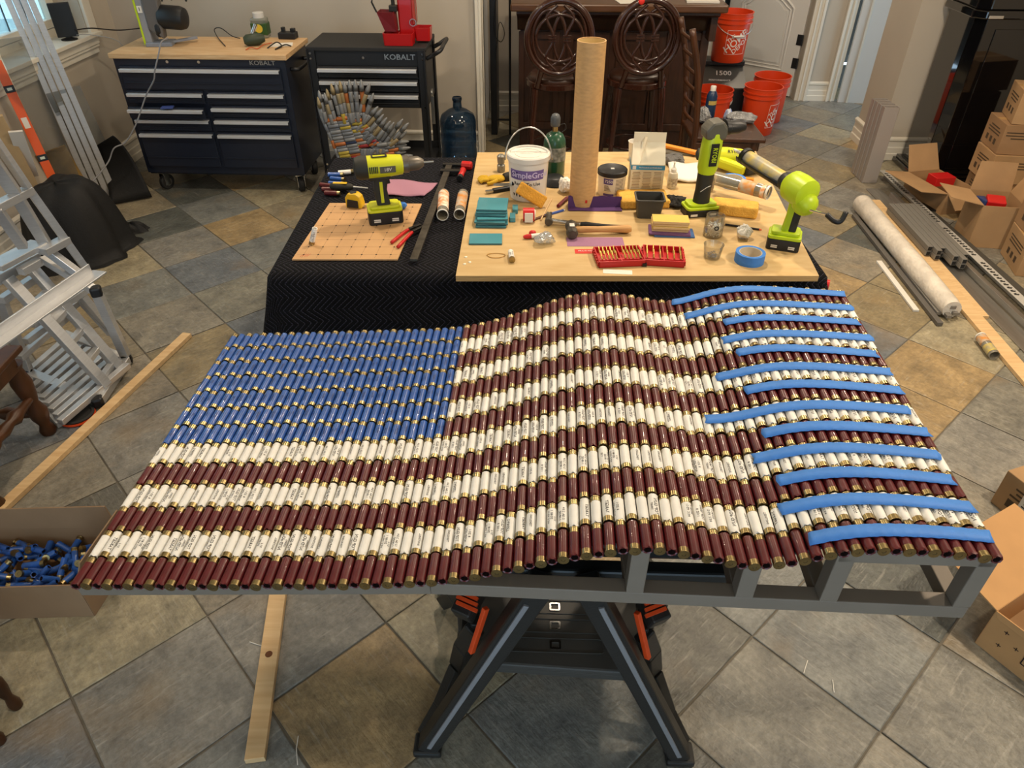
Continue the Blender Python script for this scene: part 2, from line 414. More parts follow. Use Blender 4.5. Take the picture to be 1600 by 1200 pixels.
# white panelled door standing ajar
dr = struct(bpy.data.objects.new('door_1', None)); C.objects.link(dr)
dr.location = RM(D1-.005, YF+.1, 0.008); dr.rotation_euler = (0, 0, R(YAW-38))
DW, DH = .76, 2.03
MB().box((-DW/2, 0, DH/2), (DW, .04, DH)).build('door_slab', door_m, dr, bevel=.003)
def panel_outline(z0, z1, arch, inset):
    xa, xb = -DW+.13+inset, -.13-inset; pts = [(xa, z0+inset), (xb, z0+inset), (xb, z1-arch-inset*.4)]
    for k in range(1, 12):
        t = k/12; pts.append((xb+(xa-xb)*t, z1-inset-arch*(2*t-1)**2))
    pts.append((xa, z1-arch-inset*.4)); return pts
for (z0, z1, ar) in ((.22, .86, .12), (1.0, 1.85, .14)):
    pm = MB()
    for ins, r in ((0, .012), (.03, .007)):
        pm.tube([(x, -.02, z) for x, z in panel_outline(z0, z1, ar, ins)], r, 6, closed=True)
    pl = panel_outline(z0, z1, ar, .055)
    pm.prism([(x, z) for x, z in pl], .018, .026, M=Matrix.Rotation(math.pi/2, 4, 'X'))
    pm.build('raised_panel', door_m, dr, smooth=40)
for z in (.25, .45, 1.8):
    MB().cyl((.006, -.024, z), (.006, -.024, z+.09), .008, n=8).box((-.02, -.0215, z+.045), (.05, .003, .09)).build('hinge', black_pl, dr)
# second doorway in the hall: door leaf edge catching the daylight
d2 = struct(bpy.data.objects.new('door_2', None)); C.objects.link(d2); d2.location = RM(2.74, YF-.03, .008); d2.rotation_euler = (0, 0, R(YAW-8))
MB().box((.17, 0, 1.0), (.34, .04, 2.03)).build('door_slab', door_m, d2, bevel=.003)
MB().box((.08, -.024, 1.0), (.02, .012, 2.03)).box((.27, -.024, 1.0), (.03, .012, 2.03)).build('moulding', trim_m, d2, bevel=.002)
# window in the left wall with deep sill
win = struct(bpy.data.objects.new('window_1', None)); C.objects.link(win); win.rotation_euler = (0, 0, R(YAW))
wx = XL-.2
fm = MB()
for y in (WY0+.03, (WY0+WY1)/2, WY1-.03): fm.box((wx, y, (WZ0+WZ1)/2), (.06, .07, WZ1-WZ0))
fm.box((wx, (WY0+WY1)/2, WZ0+.035), (.06, WY1-WY0, .07)); fm.box((wx, (WY0+WY1)/2, WZ1-.03), (.06, WY1-WY0, .06))
fm.build('window_frame', trim_m, win, bevel=.004)
glass = mat_clear('window_glass', '#eef8f8', .02, .03)
lead = mat('lead_came', '#59636a', .5, .6)
hw = (WY1-WY0)/2
for k in range(2):
    y0, y1 = WY0+.06+k*hw, WY0+hw-.04+k*hw
    sm = MB(); a, b = .05, .045
    for y in (y0+.025, y1-.025): sm.box((wx+.012, y, (WZ0+WZ1)/2+.01), (.05, .05, WZ1-WZ0-.13))
    for z in (WZ0+.10, WZ1-.09): sm.box((wx+.012, (y0+y1)/2, z), (.05, y1-y0, .05))
    sash = sm.build('sash', trim_m, win, bevel=.004)
    MB().box((wx, (y0+y1)/2, (WZ0+WZ1)/2), (.005, y1-y0-.06, WZ1-WZ0-.2)).build('pane', glass, sash)
    lm = MB()
    for i in range(1, 4):
        yy = y0+.05+(y1-y0-.1)*i/4; lm.box((wx+.004, yy, (WZ0+WZ1)/2), (.006, .008, WZ1-WZ0-.2))
    for i in range(1, 5):
        zz = WZ0+.12+(WZ1-WZ0-.2)*i/5; lm.box((wx+.004, (y0+y1)/2, zz), (.006, y1-y0-.06, .008))
    lm.build('glazing_bar', lead, sash)
lv = MB(); lv.box((wx+.05, 4.78, WZ0+.062), (.03, .12, .012)); lv.bar((wx+.05, 4.83, WZ0+.07), (wx+.07, 4.85, WZ0+.15), .014, .012)
lv.build('sash_handle', trim_m, win, bevel=.002)
sb = MB(); sb.box((XL-.09, (WY0+WY1)/2, WZ0+.012), (.30, WY1-WY0+.16, .026)); sb.box((XL+.018, (WY0+WY1)/2, WZ0-.025), (.036, WY1-WY0+.1, .05)); sb.box((XL+.010, (WY0+WY1)/2, WZ0-.075), (.02, WY1-WY0+.08, .06)); sb.box((XL+.024, (WY0+WY1)/2, WZ0-.06), (.012, WY1-WY0+.09, .018))
sb.build('window_sill', trim_m, win, bevel=.004)
cs = MB(); cs.box((XL+.012, WY1+.05, (WZ0+WZ1)/2+.03), (.024, .09, WZ1-WZ0+.02)); cs.box((XL+.012, WY0-.05, (WZ0+WZ1)/2+.03), (.024, .09, WZ1-WZ0+.02))
cs.build('window_casing', trim_m, win, bevel=.004)
# shrubs outside the window
leaf_m = mat('foliage', '#7ea370', .7, var=.35, vscale=12)
lf = mat('foliage_light', '#a8c79a', .7, var=.3, vscale=12)
random.seed(5)
for k, (x, y, h) in enumerate(((-4.6, 3.4, 1.9), (-4.9, 4.6, 2.1), (-5.2, 5.8, 1.7))):
    p = RM(x, y, 0); sh = thing('shrub', ['leafy green shrub outside the window, nearest the ladder', 'tall leafy shrub outside the middle of the window', 'leafy shrub outside the far end of the window'][k], 'shrub', p, group='shrubs outside the window')
    MB().cyl((0, 0, -.3), (0, 0, h*.5), .03, .015, 8).build('stem', mat('bark', '#5b4633', .9), sh)
    lm = MB()
    for i in range(420):
        a, r, z = random.uniform(0, 6.28), random.uniform(.05, .55)*math.sqrt(random.random()), random.uniform(.1, h)
        c = (r*math.cos(a), r*math.sin(a), z); s_ = random.uniform(.04, .09)
        M_ = Matrix.Translation(c) @ Euler((random.uniform(0, 6), random.uniform(0, 6), random.uniform(0, 6))).to_matrix().to_4x4()
        lm.add([(-s_, 0, 0), (0, -s_*.45, .01), (s_, 0, 0), (0, s_*.45, .01)], [(0, 1, 2, 3)], random.randrange(2), M_)
    lv_ = lm.build('foliage', [leaf_m, lf], sh); lv_['kind'] = 'stuff'
# wall socket beside the cabinet
so = room('trim_5', MB().box((2.88, YB-.004, .42), (.075, .008, .12)).box((2.88, YB-.009, .44), (.03, .004, .03)).box((2.88, YB-.009, .40), (.03, .004, .03)), trim_m, bevel=.002)
# ground outside
struct(MB().box((-6.5, 4, -.06), (6, 14, .1)).build('ground_outside', mat('outdoor_ground', '#c3ccc6', .9, var=.1)))
# ---------------------------------------------------------------- the flag of spent shells
FO = Vector((-0.896, 0.9106, 0)); FA = -2.9
fex = Vector((math.cos(R(FA)), math.sin(R(FA)), 0)); fey = Vector((-fex.y, fex.x, 0))
FRONT = [(0, .755), (.13, .762), (.258, .770), (.52, .789), (.648, .801), (.72, .81), (.774, .822), (.848, .846), (.921, .873), (1.015, .907), (1.083, .927), (1.128, .935), (1.174, .936), (1.245, .921), (1.306, .904), (1.353, .899), (1.408, .912), (1.467, .942), (1.541, .958), (1.607, .959), (1.686, .955), (1.80, .943)]
BACK = [(0, .762), (.373, .786), (.60, .80), (.70, .811), (.76, .826), (.851, .856), (.92, .888), (.978, .914), (1.03, .932), (1.085, .941), (1.14, .940), (1.194, .930), (1.245, .919), (1.295, .914), (1.34, .928), (1.387, .949), (1.44, .965), (1.498, .972), (1.611, .970), (1.80, .962)]
def smoothed(P):
    xs = [i*.01 for i in range(181)]; ys = [interp(P, x) for x in xs]
    for _ in range(14): ys = [ys[0]]+[(ys[i-1]+2*ys[i]+ys[i+1])/4 for i in range(1, len(ys)-1)]+[ys[-1]]
    return list(zip(xs, ys))
FRONT, BACK = smoothed(FRONT), smoothed(BACK)
def fz(x, t): return interp(FRONT, x)*(1-t)+interp(BACK, x)*t
ROWS, RP, SR = 13, 0.0703, 0.0107
# columns at equal arc length
cols = []; x = SR; PITCHS = 0.0222
def zf(x): return fz(x, .35)
while x < 1.757:
    cols.append(x); dz = (zf(x+.004)-zf(x-.004))/.008; x += PITCHS/math.sqrt(1+dz*dz)
NC = len(cols); print('columns', NC)
flag = thing('shell_flag', 'waving flag of red, white and blue spent shotgun shells on a grey frame', 'flag artwork', (FO.x, FO.y, 0), FA)
red_h = mat('red_hull', '#551418', .36, var=.16, vscale=30, coat=.15)
white_h = mat('white_hull', '#e6e4dd', .42, var=.04, vscale=40)
blue_h = mat('blue_hull', '#27549f', .32, var=.14, vscale=30, coat=.2)
grey_print = mat('grey_print', '#26252b', .6)
blue_print = mat('navy_print', '#172a5c', .5)
dark_in = mat('hull_inside', '#241010', .8)
NS = 12; HL = .0345
def hull_mb(prints=(), n=NS):
    mb = MB(); rows = [(-.0235, .0104), (.020, .0104), (.0235, .0101), (.0285, .0103), (.0345, .0098)]
    vs = []; fs = []
    for i, (y, r) in enumerate(rows):
        for k in range(n):
            a = 2*math.pi*k/n
            rr = r*(1 + (.10 if k % 2 else -.10)*(i == 4)); yy = y - (.0025 if (i == 4 and k % 2) else 0)
            vs.append((rr*math.cos(a), yy, rr*math.sin(a)))
    for k in range(n):
        a = 2*math.pi*k/n; vs.append((.0070*math.cos(a), .0325, .0070*math.sin(a)))
    for k in range(n):
        a = 2*math.pi*k/n; vs.append((.0074*math.cos(a), .018, .0074*math.sin(a)))
    for i in range(6):
        for k in range(n):
            k2 = (k+1) % n; fs.append((i*n+k, (i+1)*n+k, (i+1)*n+k2, i*n+k2))
    mb.add(vs, fs); mb.m = [0]*(n*5)+[2]*n
    mb.add([vs[6*n+k] for k in range(n)], [tuple(range(n-1, -1, -1))], 2)
    for (s, size, off, ang) in prints:
        rr = .01055
        def fn(px, py):
            a = ang + py/rr
            return (rr*math.sin(a), px+off, rr*math.cos(a))
        mb.text(s, size, None, 1, fn)
    return mb
def brass_mb(n=NS):
    mb = MB()
    prof = [(.0112, -.0345), (.0112, -.0325), (.0106, -.0318), (.0108, -.0225), (.0103, -.0218)]
    M_ = Matrix.Rotation(-math.pi/2, 4, 'X')
    mb.lathe(prof, n, M_, 0, ends=False)
    mb.add([(.0112*math.cos(2*math.pi*k/n), -.0345, .0112*math.sin(2*math.pi*k/n)) for k in range(n)]
           +[(.0040*math.cos(2*math.pi*k/n), -.0345, .0040*math.sin(2*math.pi*k/n)) for k in range(n)]
           +[(.0034*math.cos(2*math.pi*k/n), -.0338, .0034*math.sin(2*math.pi*k/n)) for k in range(n)],
           [(k, (k+1) % n, n+(k+1) % n, n+k) for k in range(n)])
    b0 = len(mb.v)-2*n
    mb.f += [(b0+k, b0+(k+1) % n, b0+n+(k+1) % n, b0+n+k) for k in range(n)]; mb.m += [1]*n
    mb.f.append(tuple(b0+n+k for k in range(n))); mb.m.append(0)
    mb.add([(.0013*math.cos(2*math.pi*k/6), -.03375, .0013*math.sin(2*math.pi*k/6)) for k in range(6)], [tuple(range(6))], 1)
    return mb
PR_W = [[], [('TOP GUN', .0098, -.001, .15), ('TARGET', .0052, 0, -.6)], [('12 GA  2 3/4', .0064, 0, .45), ('1 1/8 OZ', .0064, -.004, -.25), ('7 1/2', .0058, .006, -.9)],
        [('SHOTSHELL', .0060, 0, .0)], [], [('TOP GUN', .0085, .002, .45), ('1 OZ  8', .0064, 0, -.4)], [('TARGET', .0090, 0, .3)], []]
PR_B = [[], [('TARGET', .0088, 0, .2)], [('12 GA', .0085, -.003, -.2), ('2 3/4', .0060, .006, .6)]]
HM = {'red': [(hull_mb(), [red_h, ink, dark_in])],
      'white': [(hull_mb(p), [white_h, grey_print, paper_w]) for p in PR_W],
      'blue': [(hull_mb(p), [blue_h, blue_print, dark_in]) for p in PR_B]}
HME = {k: [mb.mesh(k+'_shell', ms, True) for mb, ms in v] for k, v in HM.items()}
for v in HME.values():
    for me in v: me.set_sharp_from_angle(angle=R(40))
BMB = brass_mb(); primer_m = mat('fired_primer', '#4a3f2a', .5, .7); BRM = BMB.mesh('brass_head', [brass, primer_m], True); BRM.set_sharp_from_angle(angle=R(30))
random.seed(21)
BLUE_ROWS, BLUE_COLS = 7, min(range(NC), key=lambda i: abs(cols[i]-.712))
shells = []
for r in range(ROWS):           # r = 0 is the front (lowest) stripe
    y = (r+.5)*RP; t = r/(ROWS-1)
    for c in range(NC):
        top = r >= ROWS-BLUE_ROWS
        kind = 'blue' if (top and c < BLUE_COLS) else ('red' if r % 2 == 0 else 'white')
        z = fz(cols[c], t) + SR*.1; sl = math.atan((fz(cols[c]+.004, t)-fz(cols[c]-.004, t))/.008)
        shells.append((r, c, kind, cols[c], y+random.uniform(-.0012, .0012), z, sl))
left = {'red': 300, 'white': 300, 'blue': 300}
rest = MB()
def shell_matrix(r, c, x, y, z, sl, roll):
    flip = 1 - c % 2
    M_ = Matrix.Translation((x, y, z-SR)) @ Matrix.Rotation(-sl, 4, 'Y') @ Matrix.Rotation(R(random.uniform(-.8, .8)), 4, 'Z')
    if flip: M_ = M_ @ Matrix.Rotation(math.pi, 4, 'Z')
    return M_ @ Matrix.Rotation(roll, 4, 'Y')
MI = {'red': 0, 'white': 1, 'blue': 2}
for (r, c, kind, x, y, z, sl) in shells:
    v = random.randrange(len(HME[kind])); roll = random.gauss(0, .35) if kind != 'red' else random.uniform(-3, 3)
    M_ = shell_matrix(r, c, x, y, z, sl, roll)
    if left[kind] > 0:
        left[kind] -= 1
        h = obj(kind+'_shell', HME[kind][v], flag); h.matrix_local = M_
        obj('brass_head', BRM, h)
    else:
        hm = HM[kind][v][0]; b = len(rest.v)
        rest.v += [tuple(M_ @ Vector(p)) for p in hm.v]; rest.f += [tuple(i+b for i in f) for f in hm.f]
        rest.m += [{0: MI[kind], 1: 3, 2: 4}[m] for m in hm.m]
        b = len(rest.v); rest.v += [tuple(M_ @ Vector(p)) for p in BMB.v]; rest.f += [tuple(i+b for i in f) for f in BMB.f]
        rest.m += [5+m for m in BMB.m]
ro = rest.build('far_shells', [red_h, white_h, blue_h, grey_print, dark_in, brass, primer_m], flag, smooth=40)
ro['kind'] = 'stuff'
# backing sheet that follows the wave
bk = MB(); NX = 60
for zo in (0, 1):
    pass
bk.grid(lambda u, v: (.03+1.72*u, .035+.84*v, fz(.03+1.72*u, v)-2*SR-.006), NX, 2)
bk.build('backing_sheet', mat('backing_dark', '#2b2926', .8), flag, solid=.006)
# grey frame of square tube
fr_m = mat('frame_grey', '#786e62', .5, var=.05, vscale=10)
T_ = .034
def fb(p, q, w_=T_, h=T_, up=(0, 0, 1)):
    return MB().bar(p, q, w_, h, up).build('frame_bar', fr_m, flag, bevel=.002)
FY0, FY1 = .012+T_/2, .91-T_/2-.012
for y in (FY0, FY1):
    dz = 0 if y == FY0 else .006
    fb((0, y, .718), (.735, y, .772)); fb((.735, y, .772), (1.77, y, .768+dz))
    for x in (1.135, 1.345): fb((x, y, .785), (x, y, fz(x, 0)-2*SR-.004), up=(0, 1, 0))
    for x in (1.505, 1.755): fb((x, y, .785), (x, y, .918), up=(0, 1, 0))
    fb((1.49, y, .918), (1.772, y, .920))
for x, z in ((.017, .718), (.735, .772), (1.135, .7715), (1.345, .770), (1.505, .769), (1.755, .768)):
    fb((x, FY0+T_/2, z), (x, FY1-T_/2, z))
for x in (1.505, 1.755): fb((x, FY0+T_/2, .918), (x, FY1-T_/2, .918))
# strips of blue painter's tape over the right ends of the stripes
tape_m = mat('blue_tape', '#3f7fd0', .62, var=.05, vscale=20, bump=.08, bscale=150)
tapes = [(13, 1050), (12, 1070), (11, 1132), (10, 1127), (9, 1152), (8, 1120), (7, 1163), (6, 1102), (5, 1190), (4, 1175), (3, 1215), (2, 1218), (1, 1262)]
names = {1: 'bottom red stripe', 2: 'lowest white stripe, second from the bottom', 3: 'third stripe from the bottom', 4: 'fourth stripe from the bottom', 5: 'fifth stripe from the bottom', 6: 'sixth stripe from the bottom', 7: 'middle stripe, seventh from the bottom', 8: 'sixth stripe from the top', 9: 'fifth stripe from the top', 10: 'fourth stripe from the top', 11: 'third stripe from the top', 12: 'second stripe from the top', 13: 'topmost red stripe'}
for (row, u0) in tapes:
    yc = (row-.5)*RP + .010; t = (row-1)/(ROWS-1)
    # left end: search the x whose picture column is u0
    best = min((i*.004 for i in range(250, 440)), key=lambda xx: abs(800+FPX*((FO+fex*xx+fey*yc).x)/(math.cos(PITCH)*(FO+fex*xx+fey*yc).y+math.sin(PITCH)*(H-fz(xx, t)))-u0))
    x0, x1 = best, 1.762 + random.uniform(-.012, .004); wob = random.uniform(-.004, .004)
    tm = MB()
    def fn(u, v, x0=x0, x1=x1, yc=yc, t=t, wob=wob):
        x = x0+(x1-x0)*u; rag = .003*math.sin(17*v+x0*90)*(1 if u in (0, 1) else 0)
        return (x+rag, yc+(v-.5)*.030+wob*(1-u)*2, fz(x, t)+SR*.12+.0010+.0007*math.sin(x*2*math.pi/PITCHS))
    tm.grid(fn, 44, 2)
    o = tm.build('tape_strip', tape_m, smooth=True, solid=.0008, loc=(FO.x, FO.y, 0), rot=(0, 0, FA))
    tag(o, "blue painter's tape strip across the "+names[row]+' of the flag', 'tape', 'tape strips on the flag')
# ---------------------------------------------------------------- folding work stand under the flag
st = thing('work_stand', 'black folding work stand with orange clamps under the flag', 'work stand', (0.11, .95, 0), -2)
leg_m = mat('stand_black', '#232322', .42, bump=.06, bscale=200)
leg_g = mat('stand_grey', '#7c7d80', .45)
org = mat('clamp_orange', '#d2481a', .45)
for (yy, back) in ((.0, 0), (.52, 1)):
    for s in (-1, 1):
        p0, p1 = (s*.335, yy-.01, .0), (s*.045, yy, .715)
        L = MB(); L.bar((p0[0], p0[1], 0.02), p1, .055, .05, up=(0, 1, 0)); L.box((s*.335, yy-.01, .0125), (.075, .06, .025))
        lo = L.build('leg', leg_m, st, bevel=.006)
        d = Vector((s*.29, -.010, -.715)).normalized(); nrm = Vector((s*.93, 0, .38))
        a = Vector(p1)+d*.06+Vector((0, -.026, 0)); b = Vector(p0)-d*.05+Vector((0, -.026, 0))
        MB().bar(a+nrm*.012, b+nrm*.012, .012, .008, up=(0, 1, 0)).build('trim_strip', leg_g, lo, bevel=.001)
# outer splayed side panels joining front and rear legs
for s in (-1, 1):
    pm = MB()
    pts = [(s*.20, .05, .46), (s*.235, .08, .34), (s*.255, .10, .22), (s*.30, .06, .10), (s*.345, .02, .02)]
    for a, b in zip(pts, pts[1:]): pm.bar(a, b, .03, .045)
    pts2 = [(x, .46-y, z) for x, y, z in pts]
    for a, b in zip(pts2, pts2[1:]): pm.bar(a, b, .03, .045)
    for z, k in ((.42, 0), (.33, 1), (.22, 2)): pm.bar((pts[k][0], pts[k][1], pts[k][2]), (pts2[k][0], pts2[k][1], pts2[k][2]), .02, .03)
    pm.build('side_brace', leg_m, st, bevel=.004)
    cm = MB(); cm.box((s*.215, .07, .53), (.05, .07, .05), rot=(20, 0, s*25)); c_ = cm.build('clamp_pad', leg_m, st, bevel=.005)
    gm = MB()
    for k in range(5): gm.box((s*.215, .042+k*.0125, .556+k*.0045), (.054, .008, .008), rot=(20, 0, s*25))
    gm.build('clamp_rib', org, c_)
    MB().bar((s*.17, .03, .57), (s*.205, .0, .44), .012, .014).build('clamp_lever', org, st, bevel=.002)
# moulded shelf with pockets
sm = MB(); sm.prism([(-.25, .10), (.25, .08), (.30, .42), (-.30, .44)], .215, .24)
sm.box((0, .10, .205), (.5, .012, .03), rot=(0, 0, -2.3)); shelf_m = mat('shelf_grey', '#45433f', .5, bump=.05, bscale=200); shelf = sm.build('shelf', shelf_m, st, bevel=.006)
for k, (x, y) in enumerate(((.0, .155), (.0, .215), (.0, .275))):
    MB().plate(rrect(.030, .026, .004, cx=x, cy=y), rrect(.020, .017, .003, cx=x, cy=y), .24, .243).build('latch_frame', chrome, shelf)
    MB().plate(rrect(.30-.06*k, .045, .01, cx=x+.02*(k-1), cy=y), rrect(.294-.06*k, .039, .008, cx=x+.02*(k-1), cy=y), .2398, .2425).build('moulded_rib', shelf_m, shelf)
tm = MB(); tm.box((0, .30, .726), (.80, .46, .05)); tt = tm.build('top', leg_m, st, bevel=.012)
for yy in (.05, .55): MB().box((0, yy, .690), (.76, .035, .03)).build('top_rail', leg_m, st, bevel=.006)
# ---------------------------------------------------------------- work table under the moving blanket
TZ = 0.738
tb = thing('work_table', 'folding table hidden under a black moving blanket', 'table', (0.13, 2.83, 0), -1)
MB().box((0, 0, TZ-.022), (1.86, 1.06, .036)).build('table_top', mat('table_grey', '#6a6864', .6), tb, bevel=.006)
for sx in (-1, 1):
    for sy in (-1, 1):
        MB().cyl((sx*.85, sy*.45, 0), (sx*.85, sy*.45, TZ-.04), .016, n=10).build('leg', dark_metal, tb)
MB().cyl((.98, -.50, TZ-.075), (1.03, -.52, TZ-.075), .022, n=12).cyl((.92, -.48, TZ-.075), (.98, -.50, TZ-.075), .012, n=10).build('clamp_handle', red_pl, tb, smooth=40)
# moving blanket with chevron quilting
def blanket_mat():
    m = bpy.data.materials.new('quilted_blanket'); m.use_nodes = True; nt = m.node_tree; L = nt.links
    b = nt.nodes['Principled BSDF']; N = lambda t: nt.nodes.new('ShaderNode'+t)
    uv = N('UVMap'); uv.uv_map = 'cloth'; sp = N('SeparateXYZ'); L.new(uv.outputs[0], sp.inputs[0])
    def M(op, a, b2=None, c=None):
        n = N('Math'); n.operation = op
        for i, x in enumerate((a, b2, c)):
            if x is None: continue
            if isinstance(x, (int, float)): n.inputs[i].default_value = x
            else: L.new(x, n.inputs[i])
        return n.outputs[0]
    tri = M('PINGPONG', sp.outputs[1], .05)
    s = M('ADD', sp.outputs[0], tri)
    d = M('PINGPONG', s, .0105)                       # distance to the nearest seam
    th = M('LESS_THAN', d, .0009)
    dash = M('PINGPONG', sp.outputs[1], .004); ds = M('GREATER_THAN', dash, .0009); thr = M('MULTIPLY', th, ds)
    mx = N('Mix'); mx.data_type = 'RGBA'; L.new(thr, mx.inputs[0]); mx.inputs[6].default_value = (*lin('#06070b'), 1); mx.inputs[7].default_value = (*lin('#565364'), 1)
    L.new(mx.outputs[2], b.inputs['Base Color']); b.inputs['Roughness'].default_value = .9; b.inputs['Specular IOR Level'].default_value = .2
    bp = N('Bump'); bp.inputs['Strength'].default_value = .8; bp.inputs['Distance'].default_value = .006
    L.new(M('POWER', M('DIVIDE', d, .0105), .5), bp.inputs['Height']); L.new(bp.outputs[0], b.inputs['Normal'])
    return m
bx0, bx1, by0, by1 = -.83, 1.08, 2.25, 3.38; BZ = TZ+.006
bm = MB(); NU, NV = 130, 90; uvs = []
SK = .66                                        # length of the hanging skirt
def bl(i, j):
    a = (i/NU)*(bx1-bx0+2*SK)-SK; c = (j/NV)*(by1-by0+2*SK)-SK     # cloth coordinates
    Wd, Dd = bx1-bx0, by1-by0
    ox = min(a, 0) if a < 0 else max(0, a-Wd); oy = min(c, 0) if c < 0 else max(0, c-Dd)
    x = min(max(a, 0), Wd); y = min(max(c, 0), Dd)
    over = math.hypot(ox, oy) if (ox and oy) else abs(ox)+abs(oy)
    z = BZ
    if over > 0:
        dx, dy = (ox/over if over else 0), (oy/over if over else 0)
        r = .035; q = min(over, r*1.57)/r
        out = r*math.sin(q); dn = r*(1-math.cos(q))
        rem = max(0, over-r*1.57)
        fold = .028*math.sin((a if abs(oy) >= abs(ox) else c)*13+1.3)+.016*math.sin((a if abs(oy) >= abs(ox) else c)*29)
        corner = .26*abs(dx*dy)*2
        out += rem*(.05+corner) + fold*min(1, rem*3)
        dn += rem*math.sqrt(max(.2, 1-(.05+corner)**2))
        x += dx*out; y += dy*out; z = max(.004+.002*math.sin(a*9), BZ-dn)
    return (bx0+x, by0+y, z), (a, c)
pts = [bl(i, j) for j in range(NV+1) for i in range(NU+1)]
bm.add([p for p, _ in pts], [(j*(NU+1)+i, j*(NU+1)+i+1, (j+1)*(NU+1)+i+1, (j+1)*(NU+1)+i) for j in range(NV) for i in range(NU)])
me = bm.mesh('moving_blanket', blanket_mat(), True); ul = me.uv_layers.new(name='cloth')
for lp in me.loops: ul.data[lp.index].uv = pts[lp.vertex_index][1]
tag(obj('moving_blanket', me, solid=.005), 'black quilted moving blanket with zigzag stitching draped over the table', 'blanket')
BT = BZ+.004
PLZ, PLT = BT+.0005, BT+.0225
# plywood board
ply_m = mat('plywood_top', '#c9ad7b', .55, col2='#bd9d69', vscale=4, stretch=(2, 9, 9), bump=.06, bscale=120)
ply_e = mat('plywood_edge', '#b4925f', .7, var=.2, vscale=120, stretch=(.1, .1, 3))
cn = [W(712, 431, PLT), W(1280, 431, PLT), W(1181, 236, PLT), W(746, 238, PLT)]
pb = MB(); pb.prism([(p.x, p.y) for p in cn], PLZ, PLT); pb.m = [0, 0, 1, 1, 1, 1]
po = pb.build('plywood_board', [ply_m, ply_e], bevel=.001); tag(po, 'large plain plywood board covered with tools and tubs on the blanket', 'board')
# peg board with grid of holes
PGZ = BT+.0065
cn = [W(456, 405, PGZ), W(621, 405, PGZ), W(659, 318, PGZ), W(515, 317, PGZ)]
peg = thing('marked_board', 'thin tan hardboard with a pencilled grid of holes under the drill', 'board', (0, 0, 0))
hb = mat('hardboard', '#c49a6a', .6, var=.06, vscale=10)
MB().prism([(p.x, p.y) for p in cn], BT+.0005, PGZ).build('panel', hb, peg, bevel=.0008)
hm = MB(); gm = MB()
def bil(u, v):
    a = cn[0].lerp(cn[1], u); b = cn[3].lerp(cn[2], u); return a.lerp(b, v)
for i in range(7):
    for j in range(8):
        p = bil((i+.6)/7.2, (j+.6)/8.2); hm.lathe([(.0035, 0), (.0035, .0006)], 8, Matrix.Translation((p.x, p.y, PGZ-.0002)))
for i in range(7):
    a, b = bil((i+.6)/7.2, .02), bil((i+.6)/7.2, .98); gm.bar((a.x, a.y, PGZ), (b.x, b.y, PGZ), .0008, .0004)
for j in range(8):
    a, b = bil(.02, (j+.6)/8.2), bil(.98, (j+.6)/8.2); gm.bar((a.x, a.y, PGZ), (b.x, b.y, PGZ), .0008, .0004)
ho = hm.build('hole', mat('hole_dark', '#2a1d12', .9), peg); ho['kind'] = 'stuff'
go = gm.build('pencil_line', mat('pencil_grey', '#8a6d4c', .8), peg); go['kind'] = 'stuff'
gm = MB(); p = bil(.06, .06)
for k in range(4): gm.bar((p.x+k*.008, p.y-.012+.004*(k % 2), PGZ+.0002), (p.x+k*.008+.01, p.y+.012, PGZ+.0002), .0012, .0004)
gm.build('red_scribble', red_pl, peg)
def T(u, v): return W(u, v, PLT)
def G(u, v): return W(u, v, PGZ)
def Bk(u, v): return W(u, v, BT)
def flat_between(z, u0, v0, u1, v1): return W(u0, v0, z), W(u1, v1, z)

# ---- cordless tools --------------------------------------------------------------------
grip_m = mat('tool_grip', '#26261f', .6, bump=.1, bscale=400)
grey_tool = mat('tool_grey', '#55534a', .5)
def battery(par, w_=.075, d=.115, z0=0, h=.045, cap=.02, colr=None):
    m = MB(); m.prism(rrect(d, w_, .012), z0, z0+h); b_ = m.build('battery', black_pl, par, bevel=.003)
    MB().prism(rrect(d*1.0, w_*1.0, .012), z0+h, z0+h+cap*.5).prism(rrect(d*.86, w_*.8, .012), z0+h+cap*.5, z0+h+cap).build('foot', colr or lime_y, par, bevel=.003)
    for k in (-1, 1):
        for zz in (.45, .30): MB().box((k*.03, -w_/2-.0006, z0+h*zz), (.022, .001, .004)).build('vent_mark', white_pl, b_)
    return b_
# drill standing on its battery
d_ = thing('cordless_drill', 'yellow-green cordless drill standing on its battery on the tan board', 'drill', G(603, 344), 14)
d_.scale = (1.17, 1.17, 1.1)
battery(d_)
g = MB(); g.prism([(-.022, .055), (.022, .055), (.014, .12), (.022, .165), (-.02, .175), (-.030, .12)], -.019, .019, Matrix.Rotation(math.pi/2, 4, 'X'))
g.build('handle', grip_m, d_, bevel=.007)
MB().bar((-.004, -.0195, .075), (-.004, -.0195, .15), .010, .002).build('grip_inlay', lime_y, d_)
g = MB(); g.rev((-.075, 0, .198), (.10, 0, .198), [(.026, 0), (.036, .01), (.038, .03), (.037, .10), (.033, .145), (.026, .15)], 20); body = g.build('motor_housing', lime_y, d_, smooth=40)
MB().rev((-.085, 0, .198), (-.04, 0, .198), [(.012, 0), (.034, .006), (.0395, .02), (.0395, .045)], 20).build('end_cap', grip_m, d_, smooth=40)
MB().box((-.005, 0, .17), (.07, .042, .03)).build('neck', grip_m, d_, bevel=.006)
vm = MB()
for k in range(5): vm.box((-.035+k*.006, -.036, .200+.0), (.003, .008, .022))
vm.build('vent_slot', ink, d_)
MB().box((.022, -.0366, .198), (.05, .002, .022)).text('18V', .016, xf((.022, -.0380, .198), (90, 0, 0)), 1).build('rating_plate', [grey_tool, white_pl], d_)
